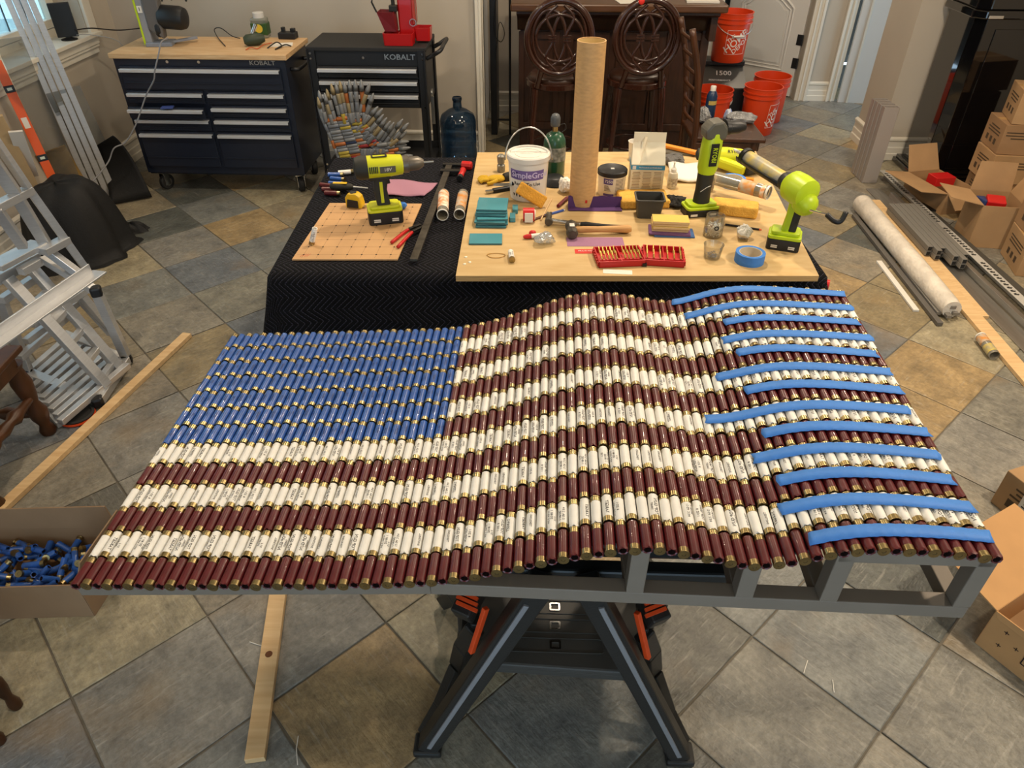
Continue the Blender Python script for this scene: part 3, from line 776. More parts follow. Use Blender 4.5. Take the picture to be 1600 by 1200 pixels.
MB().rev((.07, 0, .198), (.15, 0, .198), [(.027, 0), (.029, .008), (.029, .022), (.024, .024), (.024, .03), (.023, .055), (.012, .072)], 16).build('chuck', mat('chuck_grey', '#6b655c', .4, .5), d_, smooth=35)
MB().cyl((.14, 0, .198), (.175, 0, .198), .004, n=8).build('bit', steel, d_)
MB().plate(rrect(.05, .03, .004), rrect(.04, .02, .003), .0, .002, M=xf((-.0, 0, .2345))).build('clutch_mark', ink, d_)
MB().prism([(.005, 0), (.016, .002), (.012, .028), (.004, .03)], -.007, .007, M=xf((.012, 0, .135), (90, 0, 0))).build('trigger', grip_m, d_, bevel=.002)
# angle drill standing upright
d_ = thing('angle_drill', 'slim yellow-green right-angle drill standing upright by the sponge', 'drill', T(1092, 333), 10)
d_.scale = (1.28, 1.2, 1.0)
battery(d_, .07, .105, 0, .028, .022, lime)
MB().rev((0, 0, .045), (.002, 0, .17), [(.026, 0), (.024, .05), (.0255, .125)], 16).build('handle', grip_m, d_, smooth=40)
g = MB(); g.rev((.002, 0, .165), (.006, 0, .335), [(.0255, 0), (.030, .02), (.031, .10), (.029, .155), (.02, .17)], 18); g.build('body', lime, d_, smooth=40)
g = MB(); g.prism([(-.026, .30), (.035, .295), (.042, .335), (.02, .368), (-.012, .362), (-.030, .335)], -.028, .028, Matrix.Rotation(math.pi/2, 4, 'X')); g.build('gear_head', grey_tool, d_, bevel=.009)
MB().box((.004, -.0305, .245), (.024, .004, .085)).text('RYOBI', .020, xf((.004, -.0332, .245), (90, 90, 0)), 1).build('name_plate', [black_pl, lime], d_, bevel=.001)
MB().rev((.035, 0, .335), (.11, 0, .333), [(.028, 0), (.028, .012), (.0245, .014), (.0245, .04), (.015, .062)], 16).build('chuck', black_pl, d_, smooth=35)
MB().tube(spline([(-.016, -.0215, .10), (.0, -.0262, .118), (.014, -.0225, .122)], 4), .0011, 5).build('grip_stitch', white_pl, d_)
# second tool lying behind
d_ = thing('glue_gun_tool', 'yellow-green pistol tool lying on its side behind the angle drill', 'power tool', T(1135, 262), -8)
g = MB(); g.rev((-.10, 0, .055), (.12, 0, .052), [(.020, 0), (.035, .02), (.038, .09), (.034, .15), (.022, .21), (.012, .22)], 16); g.build('body', lime_y, d_, smooth=40)
g = MB(); g.bar((-.06, -.02, .04), (.065, -.105, .028), .045, .045); g.build('handle', lime_y, d_, bevel=.012)
g = MB(); g.bar((.06, -.098, .03), (.145, -.035, .03), .05, .04); g.build('battery', grip_m, d_, bevel=.008)
MB().rev((-.145, 0, .056), (-.09, 0, .055), [(.012, 0), (.026, .008), (.030, .05)], 14).build('end_cap', grip_m, d_, smooth=40)
MB().text('RYOBI', .022, xf((.02, -.026, .083), (40, 0, 0)), 0).build('name_print', ink, d_)
# caulking gun
d_ = thing('caulking_gun', 'lime cordless caulking gun with a loaded cartridge at the board corner', 'caulking gun', T(1222, 385), 0)
battery(d_, .085, .115, 0, .042, .026, lime)
d_.rotation_euler = (0, 0, R(-20))
g = MB(); g.prism([(-.018, .06), (.03, .06), (.034, .13), (.03, .185), (-.012, .185), (-.012, .12)], -.02, .02, Matrix.Rotation(math.pi/2, 4, 'X')); g.build('handle', lime, d_, bevel=.007)
MB().prism([(.004, .065), (.032, .065), (.036, .13), (.03, .175), (.010, .17)], -.0215, .0215, Matrix.Rotation(math.pi/2, 4, 'X')).build('rubber_grip', grip_m, d_, bevel=.006)
hd = xf((0.022, 0, .215), (0, 0, 0))
ax = Vector((-.655, .72, .05)).normalized()      # direction the cartridge points
c0 = Vector((-.005, .0, .225))
g = MB(); g.rev(c0+ax*-.075+Vector((.0, 0, .0)), c0+ax*.035, [(.034, 0), (.050, .010), (.054, .05), (.052, .09), (.036, .108)], 18); g.build('drive_housing', lime, d_, smooth=40)
g = MB(); g.ball(c0-ax*.045+Vector((.012, -.01, -.035)), (.044, .042, .042)); g.build('motor_bulge', lime, d_, smooth=True)
f_ = frame(c0+ax*.035, c0+ax*.30, (0, 0, 1))
g = MB()
n = 12
for sgn in (0, 1): pass
def cradle(u, v):
    a = math.pi*(1.02+.96*u); q = f_ @ Vector((.02+.245*v, .030*math.cos(a), .030*math.sin(a))); return tuple(q)
g.grid(cradle, 10, 4); g.build('cradle', black_pl, d_, smooth=True, solid=.003)
MB().rev(c0+ax*.03, c0+ax*.06, [(.034, 0), (.034, .02), (.03, .03)], 16).build('collar', black_pl, d_, smooth=40)
ct_lab = mat('cartridge_label', '#c9b25a', .4, col2='#8e8f8b', vscale=28, detail=2)
MB().rev(c0+ax*.062, c0+ax*.285, [(.0265, 0), (.0265, .05), (.0268, .051), (.0268, .19), (.0265, .191), (.0265, .222)], 18).build('cartridge', [ct_lab], d_, smooth=35)
MB().rev(c0+ax*.28, c0+ax*.37, [(.026, 0), (.026, .006), (.010, .014), (.007, .03), (.004, .075)], 14).build('nozzle', white_pl, d_, smooth=35)
MB().rev(c0+ax*.268, c0+ax*.29, [(.032, 0), (.032, .018)], 16).build('front_ring', black_pl, d_, smooth=35)
b0 = c0-ax*.05+Vector((.01, -.025, -.045))
MB().cyl(b0, b0-ax*.075+Vector((.02, 0, .015)), .0045, n=8).build('plunger_rod', chrome, d_, smooth=40)
b1 = b0-ax*.075+Vector((.02, 0, .015))
MB().tube(spline([b1, b1+Vector((.025, -.02, -.01)), b1+Vector((.045, -.02, -.008)), b1+Vector((.055, -.005, .02))], 5), .0085, 10).build('hook_handle', black_pl, d_, smooth=True)
MB().box((-.028, -.0335, .238), (.034, .004, .014), rot=(0, 0, -42)).build('name_plate', black_pl, d_, bevel=.001)

# ---- tubs, cans and cartons on the plywood ----------------------------------------------
def cyl_text(r, ang0):
    return lambda px, py, z0: None
pail = thing('plaster_pail', 'white plastic pail of ready-to-use grout with lid and wire handle', 'pail', T(825, 306), 0)
PR, PH = .083, .175
MB().lathe([(.070, 0), (.074, .004), (PR, PH)], 32).build('bucket', white_pl, pail, smooth=40)
lab_p = mat('label_purple', '#6d5b96', .5); lab_w = mat('label_white', '#e6e0d4', .55)
def wrap(mb, r0, r1, h, a0, a1, z0, z1, mi=0, n=16, off=.0008):
    def fn(u, v):
        z = z0+(z1-z0)*v; r = r0+(r1-r0)*z/h+off; a = R(a0+(a1-a0)*u); return (r*math.cos(a), r*math.sin(a), z)
    return mb.grid(fn, n, 1, mi)
def wtext(mb, s, size, r0, r1, h, ang, zc, mi, off=.0016):
    def fn(px, py):
        z = zc+py; r = r0+(r1-r0)*z/h+off; a = R(ang)+px/r; return (r*math.cos(a), r*math.sin(a), z)
    return mb.text(s, size, None, mi, fn)
m = MB(); wrap(m, .072, PR, PH, 205, 318, .02, .135); m.build('label', lab_w, pail, smooth=True)
m = MB(); wrap(m, .072, PR, PH, 208, 318, .095, .135, off=.0014); m.build('label_band', lab_p, pail, smooth=True)
m = MB(); wtext(m, 'SimpleGrout', .034, .072, PR, PH, 277, .115, 0, .002); wrap(m, .072, PR, PH, 212, 238, .10, .128, 1, off=.0018); m.build('brand_print', [mat('label_lilac', '#cfc6e4', .5), mat('label_violet', '#3c2f6e', .5)], pail)
m = MB(); wtext(m, 'Ready To Use', .020, .072, PR, PH, 265, .078, 0, .0016); wtext(m, 'Premium Grout', .010, .072, PR, PH, 255, .055, 0, .0016); wrap(m, .072, PR, PH, 215, 300, .022, .034, off=.0013); m.build('print', ink, pail)
lid = MB().lathe([(PR+.006, PH-.012), (PR+.006, PH+.006), (PR+.002, PH+.010), (PR-.006, PH+.010), (PR-.008, PH+.004), (PR-.02, PH+.004)], 32).build('lid', white_pl, pail, smooth=35)
MB().plate(circ(.055, 32), circ(.051, 32), PH+.004, PH+.0055).text('GROUT', .02, xf((0, 0, PH+.0048)), 0).build('lid_relief', white_pl, lid)
hp = [(math.cos(R(a))*(PR+.012), .0, PH-.02+math.sin(R(a))*.115) for a in range(0, 181, 9)]
MB().tube([(x, y+(z-PH)*.45, z) for x, y, z in hp], .0028, 8).build('wire_handle', steel, pail, smooth=True)
# sponge leaning on the pail
sp_m = mat('sponge_orange', '#e0a23a', .9, var=.12, vscale=30, bump=.6, bscale=160)
sp_y = mat('sponge_yellow', '#dca94a', .9, var=.12, vscale=30, bump=.6, bscale=160)
p = T(832, 322)
o = MB().box((0, 0, 0), (.125, .02, .05)).build('sponge', sp_m, bevel=.006, loc=p+Vector((-.005, -.012, .052)), rot=(-22, 33, 0)); tag(o, 'orange sponge block leaning against the grout pail', 'sponge')
# propane bottle
pr = thing('propane_bottle', 'dark green propane bottle with black cap behind the pail', 'gas bottle', T(865, 272), 0)
pg = mat('propane_green', '#1f4a33', .3, coat=.3)
MB().lathe([(.040, 0), (.048, .01), (.048, .135), (.046, .155), (.036, .176), (.018, .188), (.012, .19)], 28).build('tank', pg, pr, smooth=50)
m = MB(); wrap(m, .0486, .0486, 1, 190, 350, .07, .13); m.build('label', mat('label_grey', '#8d8f88', .5, col2='#4c524c', vscale=60, detail=1), pr, smooth=True)
MB().lathe([(.012, .19), (.012, .215)], 14).build('valve', brass, pr, smooth=40)
MB().lathe([(.019, .212), (.021, .216), (.021, .245), (.016, .258), (.010, .262)], 18).build('cap', mat('cap_grey', '#4b4f52', .45), pr, smooth=40)
MB().tube(spline([(.02, 0, .216), (.04, 0, .22), (.046, 0, .20), (.03, 0, .185)], 4), .002, 6).build('cap_strap', black_pl, pr)
o = thing('bottle_stand', 'round black plastic foot ring at the base of the propane bottle', 'stand', T(866, 287))
MB().lathe([(.05, 0), (.055, .004), (.04, .03), (.034, .034)], 24).build('ring', black_pl, o, smooth=40)
# cardboard tube
ct = thing('cardboard_tube', 'tall kraft cardboard tube standing upright on the plywood', 'tube', T(909, 318), 0)
tk = mat('tube_kraft', '#c39a66', .7, var=.10, vscale=40, stretch=(1, 1, 3), bump=.05, bscale=200); ti = mat('tube_inside', '#d9c089', .8)
MB().lathe([(.0525, 0), (.0525, .615), (.0485, .615), (.0485, .02)], 40).build('wall', [tk], ct, smooth=40)
MB().lathe([(.0484, .3), (.0484, .612)], 40, ends=False).build('lining', ti, ct, smooth=True)
MB().box((.012, -.0522, .03), (.008, .002, .012)).build('red_mark', red_pl, ct)
# tub with black lid
tu = thing('adhesive_tub', 'small cream tub with black lid and purple label beside the kraft tube', 'tub', T(954, 302), 0)
MB().lathe([(.052, 0), (.054, .004), (.058, .095)], 28).build('tub', mat('tub_cream', '#d9cfb8', .45), tu, smooth=40)
MB().lathe([(.062, .088), (.062, .104), (.058, .108), (.054, .105)], 28).build('lid', black_pl, tu, smooth=40)
m = MB(); wrap(m, .053, .058, .095, 228, 268, .058, .082); wrap(m, .053, .058, .095, 228, 275, .008, .018); m.build('label_block', mat('label_indigo', '#4b3a78', .5), tu, smooth=True)
m = MB(); wtext(m, '7250', .017, .053, .058, .095, 250, .07, 0, .0012); m.build('number_print', white_pl, tu)
m = MB()
for k in range(5): wrap(m, .053, .058, .095, 232, 262-k*3, .03+k*.005, .0325+k*.005, n=4)
for k in range(11): wrap(m, .053, .058, .095, 280, 318, .016+k*.006, .0185+k*.006, n=4)
m.build('small_print', mat('print_brown', '#6a5c4c', .6), tu)
MB().box((.0, .0, .1065), (.014, .012, .003)).build('lid_tab', white_pl, tu)
# gable carton
ca = thing('mix_carton', 'gable-topped paper carton with blue band and printed panel', 'carton', T(1006, 300), -4)
cw, cdp, chh = .135, .10, .135
cp = mat('carton_paper', '#dccfae', .7); cpw = mat('carton_cream', '#e6ddc4', .7)
MB().box((0, 0, chh/2), (cw, cdp, chh)).build('box', cp, ca, bevel=.001)
x, y = cw/2, cdp/2
m = MB(); m.add([(-x, -y, chh), (x, -y, chh), (x, y, chh), (-x, y, chh), (-x*.95, 0, chh+.075), (x*.95, 0, chh+.075), (-x*.95, 0, chh+.115), (x*.95, 0, chh+.115), (-.012, 0, chh+.075), (.02, -.01, chh+.095)],
      [(0, 1, 5, 8, 4), (2, 3, 4, 5), (4, 8, 6), (5, 7, 8), (8, 7, 6), (0, 4, 3), (1, 2, 5)]); m.build('gable', cpw, ca, solid=.0015)
m = MB(); m.add([(-.035, -y*1.0, chh+.002), (-.012, -.02, chh+.10), (-.02, .0, chh+.098), (-.03, -.03, chh+.04)], [(0, 1, 2), (0, 3, 1)]); m.build('torn_flap', cpw, ca, solid=.0012)
MB().box((0, 0, chh-.012), (cw+.0016, cdp+.0016, .018)).build('blue_band', mat('band_blue', '#3e8fb4', .55), ca)
m = MB(); m.text('PATCHING & FINISHING', .0085, xf((.01, -y-.0022, chh-.012), (90, 0, 0)), 0); m.box((-cw/2+.012, -y-.0015, chh-.012), (.014, .001, .014)); m.build('band_print', white_pl, ca)
m = MB(); random.seed(3)
for k in range(13):
    z = chh-.032-k*.0065
    for c in range(3):
        ww = random.uniform(.026, .037); m.box((-.044+c*.043, -y-.0006, z), (ww, .0006, .0022 if k % 4 else .0034))
m.build('small_print', mat('print_tan', '#a08a68', .7), ca)
o = thing('paper_cup', 'white paper cup half hidden behind the gable carton', 'cup', T(991, 250), 0)
MB().lathe([(.026, 0), (.034, .085), (.036, .088), (.033, .088), (.025, .01)], 24).build('cup', white_pl, o, smooth=50)
# squeeze bottles
def squeeze(u, v, lab, s=1.0):
    o = thing('glue_bottle', lab, 'bottle', T(u, v), 10, 'squeeze bottles')
    MB().lathe([(.019*s, 0), (.021*s, .004), (.021*s, .055*s), (.017*s, .066*s), (.010*s, .07*s)], 20).build('bottle', mat('bottle_haze', '#c6bda6', .35), o, smooth=40)
    MB().lathe([(.012*s, .068*s), (.012*s, .082*s), (.005*s, .09*s), (.003*s, .105*s)], 14).build('spout', white_pl, o, smooth=40)
    MB().ball((0, 0, .108*s), .005*s, 8, 6).build('tip', white_pl, o, smooth=True)
    m = MB(); wrap(m, .021*s, .021*s, 1, 200, 340, .012*s, .045*s); m.build('label', mat('bottle_label', '#8f7f6c', .6, col2='#c9bda0', vscale=90, detail=1), o, smooth=True)
squeeze(1049, 293, 'squeeze glue bottle with white tip in front of the white cloth', 1.0)
squeeze(1107, 298, 'thin glue bottle just right of the upright angle drill', .9)
# big flat sponges
def sponge(u, v, dims, rz, lab, m_=None, z=0):
    p = T(u, v); o = MB().prism(rrect(dims[0], dims[1], dims[2]*.3), 0, dims[2]).build('sponge', m_ or sp_y, bevel=.008, loc=p+Vector((0, 0, z)), rot=(0, 0, rz)); return tag(o, lab, 'sponge', 'sponges on the table')
sponge(1004, 317, (.20, .13, .035), 3, 'flat yellow sponge behind the dark plastic bin')
sponge(1147, 333, (.175, .085, .045), -17, 'long tan sponge under the clear tube right of the angle drill')
# dark bin
bn = thing('plastic_bin', 'small dark grey open plastic bin on the plywood', 'bin', T(1012, 336), -3)
def tray(mb, w0, d0, w1, d1, h, t=.0025, r=.01):
    a, b = rrect(w0, d0, r), rrect(w1, d1, r); c, e = rrect(w1-2*t, d1-2*t, r*.8), rrect(w0-2*t, d0-2*t, r*.8); n = len(a)
    vs = [(x, y, 0) for x, y in a]+[(x, y, h) for x, y in b]+[(x, y, h) for x, y in c]+[(x, y, t) for x, y in e]
    fs = [tuple(range(n-1, -1, -1)), tuple(range(3*n, 4*n))]
    for l in range(3):
        for i in range(n): j = (i+1) % n; fs.append((l*n+i, l*n+j, (l+1)*n+j, (l+1)*n+i))
    return mb.add(vs, fs)
bin_m = mat('bin_grey', '#3f3e3a', .45)
tray(MB(), .088, .072, .108, .09, .078).build('tray', bin_m, bn, smooth=35)
MB().plate(rrect(.116, .098, .012), rrect(.102, .084, .010), .073, .079).build('rim', bin_m, bn, bevel=.001)
# ---------------------------------------------------------------- smaller things on the plywood
def quad_between(u0, v0, u1, v1): return T(u0, v0), T(u1, v1)
# sandpaper blocks: sheets of yellow, each a sheet of its own
sy = mat('sandpaper_yellow', '#d3b45a', .85, bump=.2, bscale=500); pu = mat('sandpaper_purple', '#6d4a72', .85, bump=.2, bscale=500)
sy2 = mat('sandpaper_back', '#c9b184', .85)
p = T(1047, 364)
bl_m = mat('sandpaper_blue', '#3b5f92', .85)
tag(MB().prism(rrect(.15, .075, .003), 0, .005).build('sanding_sheet', bl_m, loc=p+Vector((.012, -.004, 0)), rot=(0, 0, -4), bevel=.0006), 'blue sanding sheet at the bottom of the stack beside the jar', 'sandpaper', 'stack of sanding sheets')
tag(MB().prism(rrect(.155, .08, .003), .0055, .012).build('sanding_sheet', pu, loc=p+Vector((-.004, .003, 0)), rot=(0, 0, -7), bevel=.0006), 'purple sanding sheet below the yellow sheets of the stack', 'sandpaper', 'stack of sanding sheets')
ords = ['lowest', 'second', 'third', 'topmost']
for k in range(4):
    m = MB(); m.prism(rrect(.135, .068, .002), 0, .0095); m.m = [1, 0]+[1]*(len(m.f)-2)
    tag(m.build('sanding_block', [sy, sy2], loc=p+Vector((-.002+.003*math.sin(k*2), .012+.002*math.cos(k*3), .013+k*.0108)), rot=(0, 0, -6+2*math.sin(k*3)), bevel=.001), ords[k]+' yellow sanding block of the four stacked on the purple sheet', 'sanding block', 'stack of sanding sheets')
# mauve sheet under the hammers
mv = mat('sandpaper_mauve', '#9a6f8c', .85, bump=.2, bscale=500)
tag(MB().prism(rrect(.21, .075, .003), 0, .0012).build('sanding_sheet', mv, loc=T(930, 378), rot=(0, 0, 0)), 'mauve sanding sheet lying flat under the hammer handles', 'sandpaper')
# red card
m = MB(); m.prism(rrect(.11, .034, .001), 0, .001); m.text('MULTI PACK', .011, xf((-.012, .003, .0013)), 1); tag(m.build('red_card', [mat('card_red', '#c8302a', .6), white_pl], loc=T(922, 393), rot=(0, 0, 0)), 'flat red printed card next to the drill bit case', 'card')
# drill bit case: two open halves
bc = thing('drill_bit_case', 'open red drill bit case full of brass coloured bits', 'tool case', T(1000, 405), 1)
bc.scale = (1.22, 1.3, 1.1)
case_m = mat('case_red', '#b51c1f', .4)
gold = mat('bit_gold', '#c9b060', .3, 1.0)
random.seed(9)
def half(cx, w_, d, rz, cells, cols_, sc):
    root = MB(); t = .004; h = .022
    root.box((0, 0, .002), (w_, d, .004))
    for s in (-1, 1): root.box((s*(w_/2-t/2), 0, h/2), (t, d, h)); root.box((0, s*(d/2-t/2), h/2), (w_, t, h))
    root.box((0, -d*.30, .012), (w_-.01, .010, .016))
    for c in range(1, cells): root.box((-w_/2+w_*c/cells, 0, h*.45), (.004, d-.004, h*.9))
    o = root.build('case_half', case_m, bc, bevel=.0015, loc=(cx, 0, 0), rot=(0, 0, rz))
    for k in range(9): pass
    rib = MB()
    for s in (-1, 1):
        for k in range(6): rib.box((s*(w_/2+.0015), -d*.4+k*d*.16, .011), (.004, d*.08, .014))
    rib.build('grip_rib', case_m, o)
    for c in range(cells):
        nb = cols_
        for k in range(nb):
            x = -w_/2+w_*(c+.18+.64*k/max(1, nb-1))/cells
            for y0, L in ((-d*.34, .034), (.0, .03)):
                r = random.uniform(.0016, .0027); m = MB()
                m.cyl((0, 0, 0), (0, L*.5, 0), r*1.15, n=6); m.cyl((0, L*.5, 0), (0, L, .004), r*.8, n=6)
                b_ = m.build('drill_bit', gold, o, loc=(x, y0+random.uniform(-.002, .002), .021))
                b_.rotation_euler = (R(12), 0, 0)
half(-.062, .135, .092, 4, 2, 5, 1); half(.066, .115, .092, -8, 2, 3, 1)
MB().box((.006, -.02, .006), (.012, .05, .010), rot=(0, 0, -2)).build('hinge', black_pl, bc)
# hammers
hm_ = thing('club_hammer', 'heavy club hammer with pale wooden handle lying on the plywood', 'hammer', T(893, 370), 0)
iron = mat('worn_iron', '#5c574f', .55, .7, var=.3, vscale=30)
m = MB(); m.rev((0, -.030, .022), (.0, .062, .022), [(.017, 0), (.0225, .006), (.0225, .026), (.019, .034), (.019, .058), (.0225, .066), (.0225, .086), (.017, .092)], 8); m.build('head', iron, hm_, bevel=.0015)
wd = mat('handle_wood', '#c99d62', .5, col2='#b3834b', vscale=6, stretch=(2, 20, 20))
MB().rev((.012, .016, .022), (.225, .026, .020), [(.011, 0), (.0125, .03), (.011, .09), (.0135, .17), (.0155, .20), (.011, .213)], 12).build('handle', wd, hm_, smooth=40)
MB().box((.0, .006, .0455), (.018, .026, .001)).build('sticker', paper_w, hm_)
h2 = thing('claw_hammer', 'claw hammer with black rubber handle beneath the club hammer', 'hammer', T(862, 350), -3)
m = MB(); m.rev((-.012, -.025, .017), (-.012, .035, .017), [(.014, 0), (.016, .004), (.016, .012), (.011, .018), (.011, .04), (.013, .058)], 10)
m.tube([(-.012, .03, .018), (-.012, .055, .016), (-.004, .085, .008)], .006, 6); m.tube([(-.012, .03, .018), (-.018, .055, .016), (-.016, .085, .008)], .006, 6); m.build('head', iron, h2, smooth=40)
MB().bar((-.01, .0, .016), (.16, -.035, .012), .018, .012).build('shank', steel, h2, bevel=.003)
MB().rev((.11, -.026, .0125), (.29, -.058, .0125), [(.0095, 0), (.0125, .02), (.0105, .08), (.0125, .15), (.0145, .175), (.009, .183)], 12).build('rubber_grip', dark_rub, h2, smooth=40)
# purple abrasive sheet folded into an L
pv = mat('purple_sheet', '#4a2a5e', .8)
ps = thing('purple_sheet', 'folded dark purple abrasive sheet with ragged edge against the tube', 'sheet', T(929, 325), -1)
m = MB(); random.seed(2)
def fnp(u, v):
    x = (u-.5)*.215; rag = random.uniform(-.0025, .0025) if v == 1 else 0
    if v <= .5: return (x, -.035*(1-2*v), .003+.001*math.sin(u*9))
    return (x, .012*(2*v-1), .003+.042*(2*v-1)+rag)
m.grid(fnp, 24, 4); m.build('sheet', pv, ps, solid=.0012)
# teal ceramic tiles stacked
teal = mat('teal_glaze', '#4a8f9c', .25, var=.06, vscale=10, coat=.3); te = mat('tile_edge', '#3c6c72', .5)
p0 = T(768, 350)
tl = ['lowest', 'second from the bottom', 'third from the bottom', 'fourth from the bottom', 'third from the top', 'second from the top', 'topmost']
for k in range(7):
    m = MB(); m.prism(rrect(.118, .118, .002), 0, .0072); m.m = [1, 0]+[1]*(len(m.f)-2)
    off = [(0, 0), (.004, .006), (-.003, .002), (.003, .01), (.0, .03), (.002, .034), (.004, .04)][k]
    tag(m.build('ceramic_tile', [teal, te], loc=p0+Vector((off[0], off[1]+.02, k*.0085)), rot=(0, 0, [-2, 1, -3, 2, -4, -1, -3][k]), bevel=.0012), tl[k]+' teal ceramic tile in the stack by the board edge', 'tile', 'teal tiles')
for k, (u, v, t_) in enumerate(((801, 343, 'small glass tile offcut beside the teal stack, nearer one'), (805, 330, 'small glass tile offcut beside the teal stack, farther one'))):
    tag(MB().prism(rrect(.022, .05, .002), 0, .018).build('tile_offcut', teal, loc=T(u, v), bevel=.001), t_, 'tile', 'teal tile offcuts')
m = MB(); m.prism(rrect(.122, .085, .002), 0, .0072); m.m = [1, 0]+[1]*(len(m.f)-2)
tag(m.build('ceramic_tile', [teal, te], loc=T(759, 375), rot=(0, 0, 0), bevel=.0012), 'single teal ceramic tile lying flat in front of the stack', 'tile', 'teal tiles')
# red tape dispenser
tr = thing('red_tape_roll', 'red and white tape roll standing on edge right of the teal tiles', 'tape roll', T(826, 345), 0)
MB().rev((-.022, 0, .026), (.022, 0, .026), [(.026, 0), (.026, .044)], 24).build('roll', red_pl, tr, smooth=40)
MB().box((0, -.026, .024), (.032, .004, .038)).build('paper_label', paper_w, tr, bevel=.001)
MB().rev((.022, 0, .026), (.026, 0, .026), [(.020, 0), (.018, .004)], 20).build('core', white_pl, tr, smooth=40)
# marker and crumpled plastic
mk = thing('paint_marker', 'white marker pen with red cap lying by the crumpled plastic', 'marker', T(836, 372), 12)
MB().cyl((-.015, 0, .009), (.055, 0, .009), .009, n=14).build('barrel', white_pl, mk, smooth=40)
MB().rev((-.045, 0, .009), (-.015, 0, .009), [(.005, 0), (.0085, .012), (.0092, .03)], 14).build('cap', red_pl, mk, smooth=40)
MB().ball((-.005, .022, .012), (.014, .010, .010)).build('red_button', red_pl, mk, smooth=True)
def crumple(name, p, r, m_, label, cat, seed, n=5, squash=.7, thin=True):
    import mathutils
    rnd = random.Random(seed); mb = MB(); k = 22; mm = 14
    dirs = [(Vector((rnd.gauss(0, 1), rnd.gauss(0, 1), rnd.gauss(0, 1))).normalized(), rnd.uniform(.55, 1.1)) for _ in range(26)]
    def fn(u, v):
        a, t = 2*math.pi*u, math.pi*v; d = Vector((math.sin(t)*math.cos(a), math.sin(t)*math.sin(a), math.cos(t)))
        rr = min(q/max(.15, d.dot(dv)) for dv, q in dirs if d.dot(dv) > .12) if True else 1
        rr = min(rr, 1.25)*(1+.07*math.sin(a*7+t*5))
        return (d.x*rr*r[0], d.y*rr*r[1], max(0, r[2]*squash+d.z*rr*r[2]))
    mb.grid(fn, k, mm); o = mb.build(name, m_, loc=p); return tag(o, label, cat)
crumple('plastic_wrap', T(850, 380), (.045, .038, .028), mat_clear('crinkled_clear', '#e8eaea', .15, .15, .25, '#c9cccc'), 'crumpled clear plastic wrapper beside the marker', 'wrapper', 4)
tissue_m = mat('tissue', '#dcd8ce', .9)
crumple('tissue', T(1160, 372), (.042, .035, .034), tissue_m, 'crumpled white tissue beside the jar of beads', 'tissue', 12)
crumple('white_rag', T(882, 300), (.035, .05, .04), tissue_m, 'crumpled white rag left of the kraft tube', 'rag', 31)
crumple('dark_rag', T(1052, 322), (.06, .04, .03), mat('dark_cloth', '#2c2a29', .9), 'dark grey crumpled rag between the bin and the angle drill', 'rag', 8)
crumple('grey_rag', T(1050, 256), (.06, .06, .03), mat('grey_cloth', '#5e5c5a', .9), 'grey folded rag behind the glue bottle', 'rag', 17)
# white folded cloth
m = MB(); m.grid(lambda u, v: ((u-.5)*.15, (v-.5)*.16, .012+.018*v+.004*math.sin(u*9)), 8, 6); tag(m.build('white_cloth', tissue_m, loc=T(1072, 276), rot=(0, 0, -5), solid=.008, smooth=True), 'folded white cloth behind the glue bottle', 'cloth')
# tape rolls
def tape_roll(u, v, lab, R_=.051):
    o = thing('tape_roll', lab, 'tape roll', T(u, v), 0, 'blue tape rolls')
    MB().plate(circ(R_, 40), circ(R_*.77, 40), 0, .036).build('roll', tape_m, o, smooth=40)
    MB().plate(circ(R_*.768, 40), circ(R_*.73, 40), .0005, .0355).build('core', mat('tape_core', '#cfc6b4', .8), o, smooth=40)
tape_roll(1170, 408, "blue painter's tape roll near the front edge of the plywood")
tape_roll(1144, 290, "blue painter's tape roll behind the clear tube")
# empty clear cartridge tube lying down
def tube_thing(name, p, q, r, lab, cat, body, band, bands, rim=True):
    o = thing(name, lab, cat, (p+q)/2, 0); c = (p+q)/2; a, b = p-c, q-c; d = (b-a); L = d.length; d.normalize()
    MB().rev(a, b, [(r, 0), (r, L), (r*.93, L), (r*.93, 0), (r, 0)], 22, ends=False).build('tube', body, o, smooth=40)
    for (t0, t1, m_) in bands: MB().rev(a+d*L*t0, a+d*L*t1, [(r*1.012, 0), (r*1.012, L*(t1-t0))], 22, ends=False).build('label', m_, o, smooth=True)
    if rim: MB().rev(a-d*.001, a+d*.008, [(r*1.05, 0), (r*1.05, .008), (r*.94, .008), (r*.94, 0), (r*1.05, 0)], 22, ends=False).build('rim', white_pl, o, smooth=40)
    return o
lab_or = mat('label_orange', '#d9822b', .5, col2='#e8e0cf', vscale=45, detail=1); lab_gr = mat('label_mixed', '#b7b3a4', .5, col2='#d08a3a', vscale=40, detail=1)
soft_clear = mat_clear('soft_clear', '#e6e3da', .15, .10, .25, '#c9c5b8')
tube_thing('clear_tube', T(1196, 326)+Vector((0, 0, .066)), T(1112, 302)+Vector((0, 0, .066)), .027, 'clear printed caulk tube lying across the tan sponge', 'tube', soft_clear, None, [(.22, .5, lab_gr), (.05, .12, lab_or)])
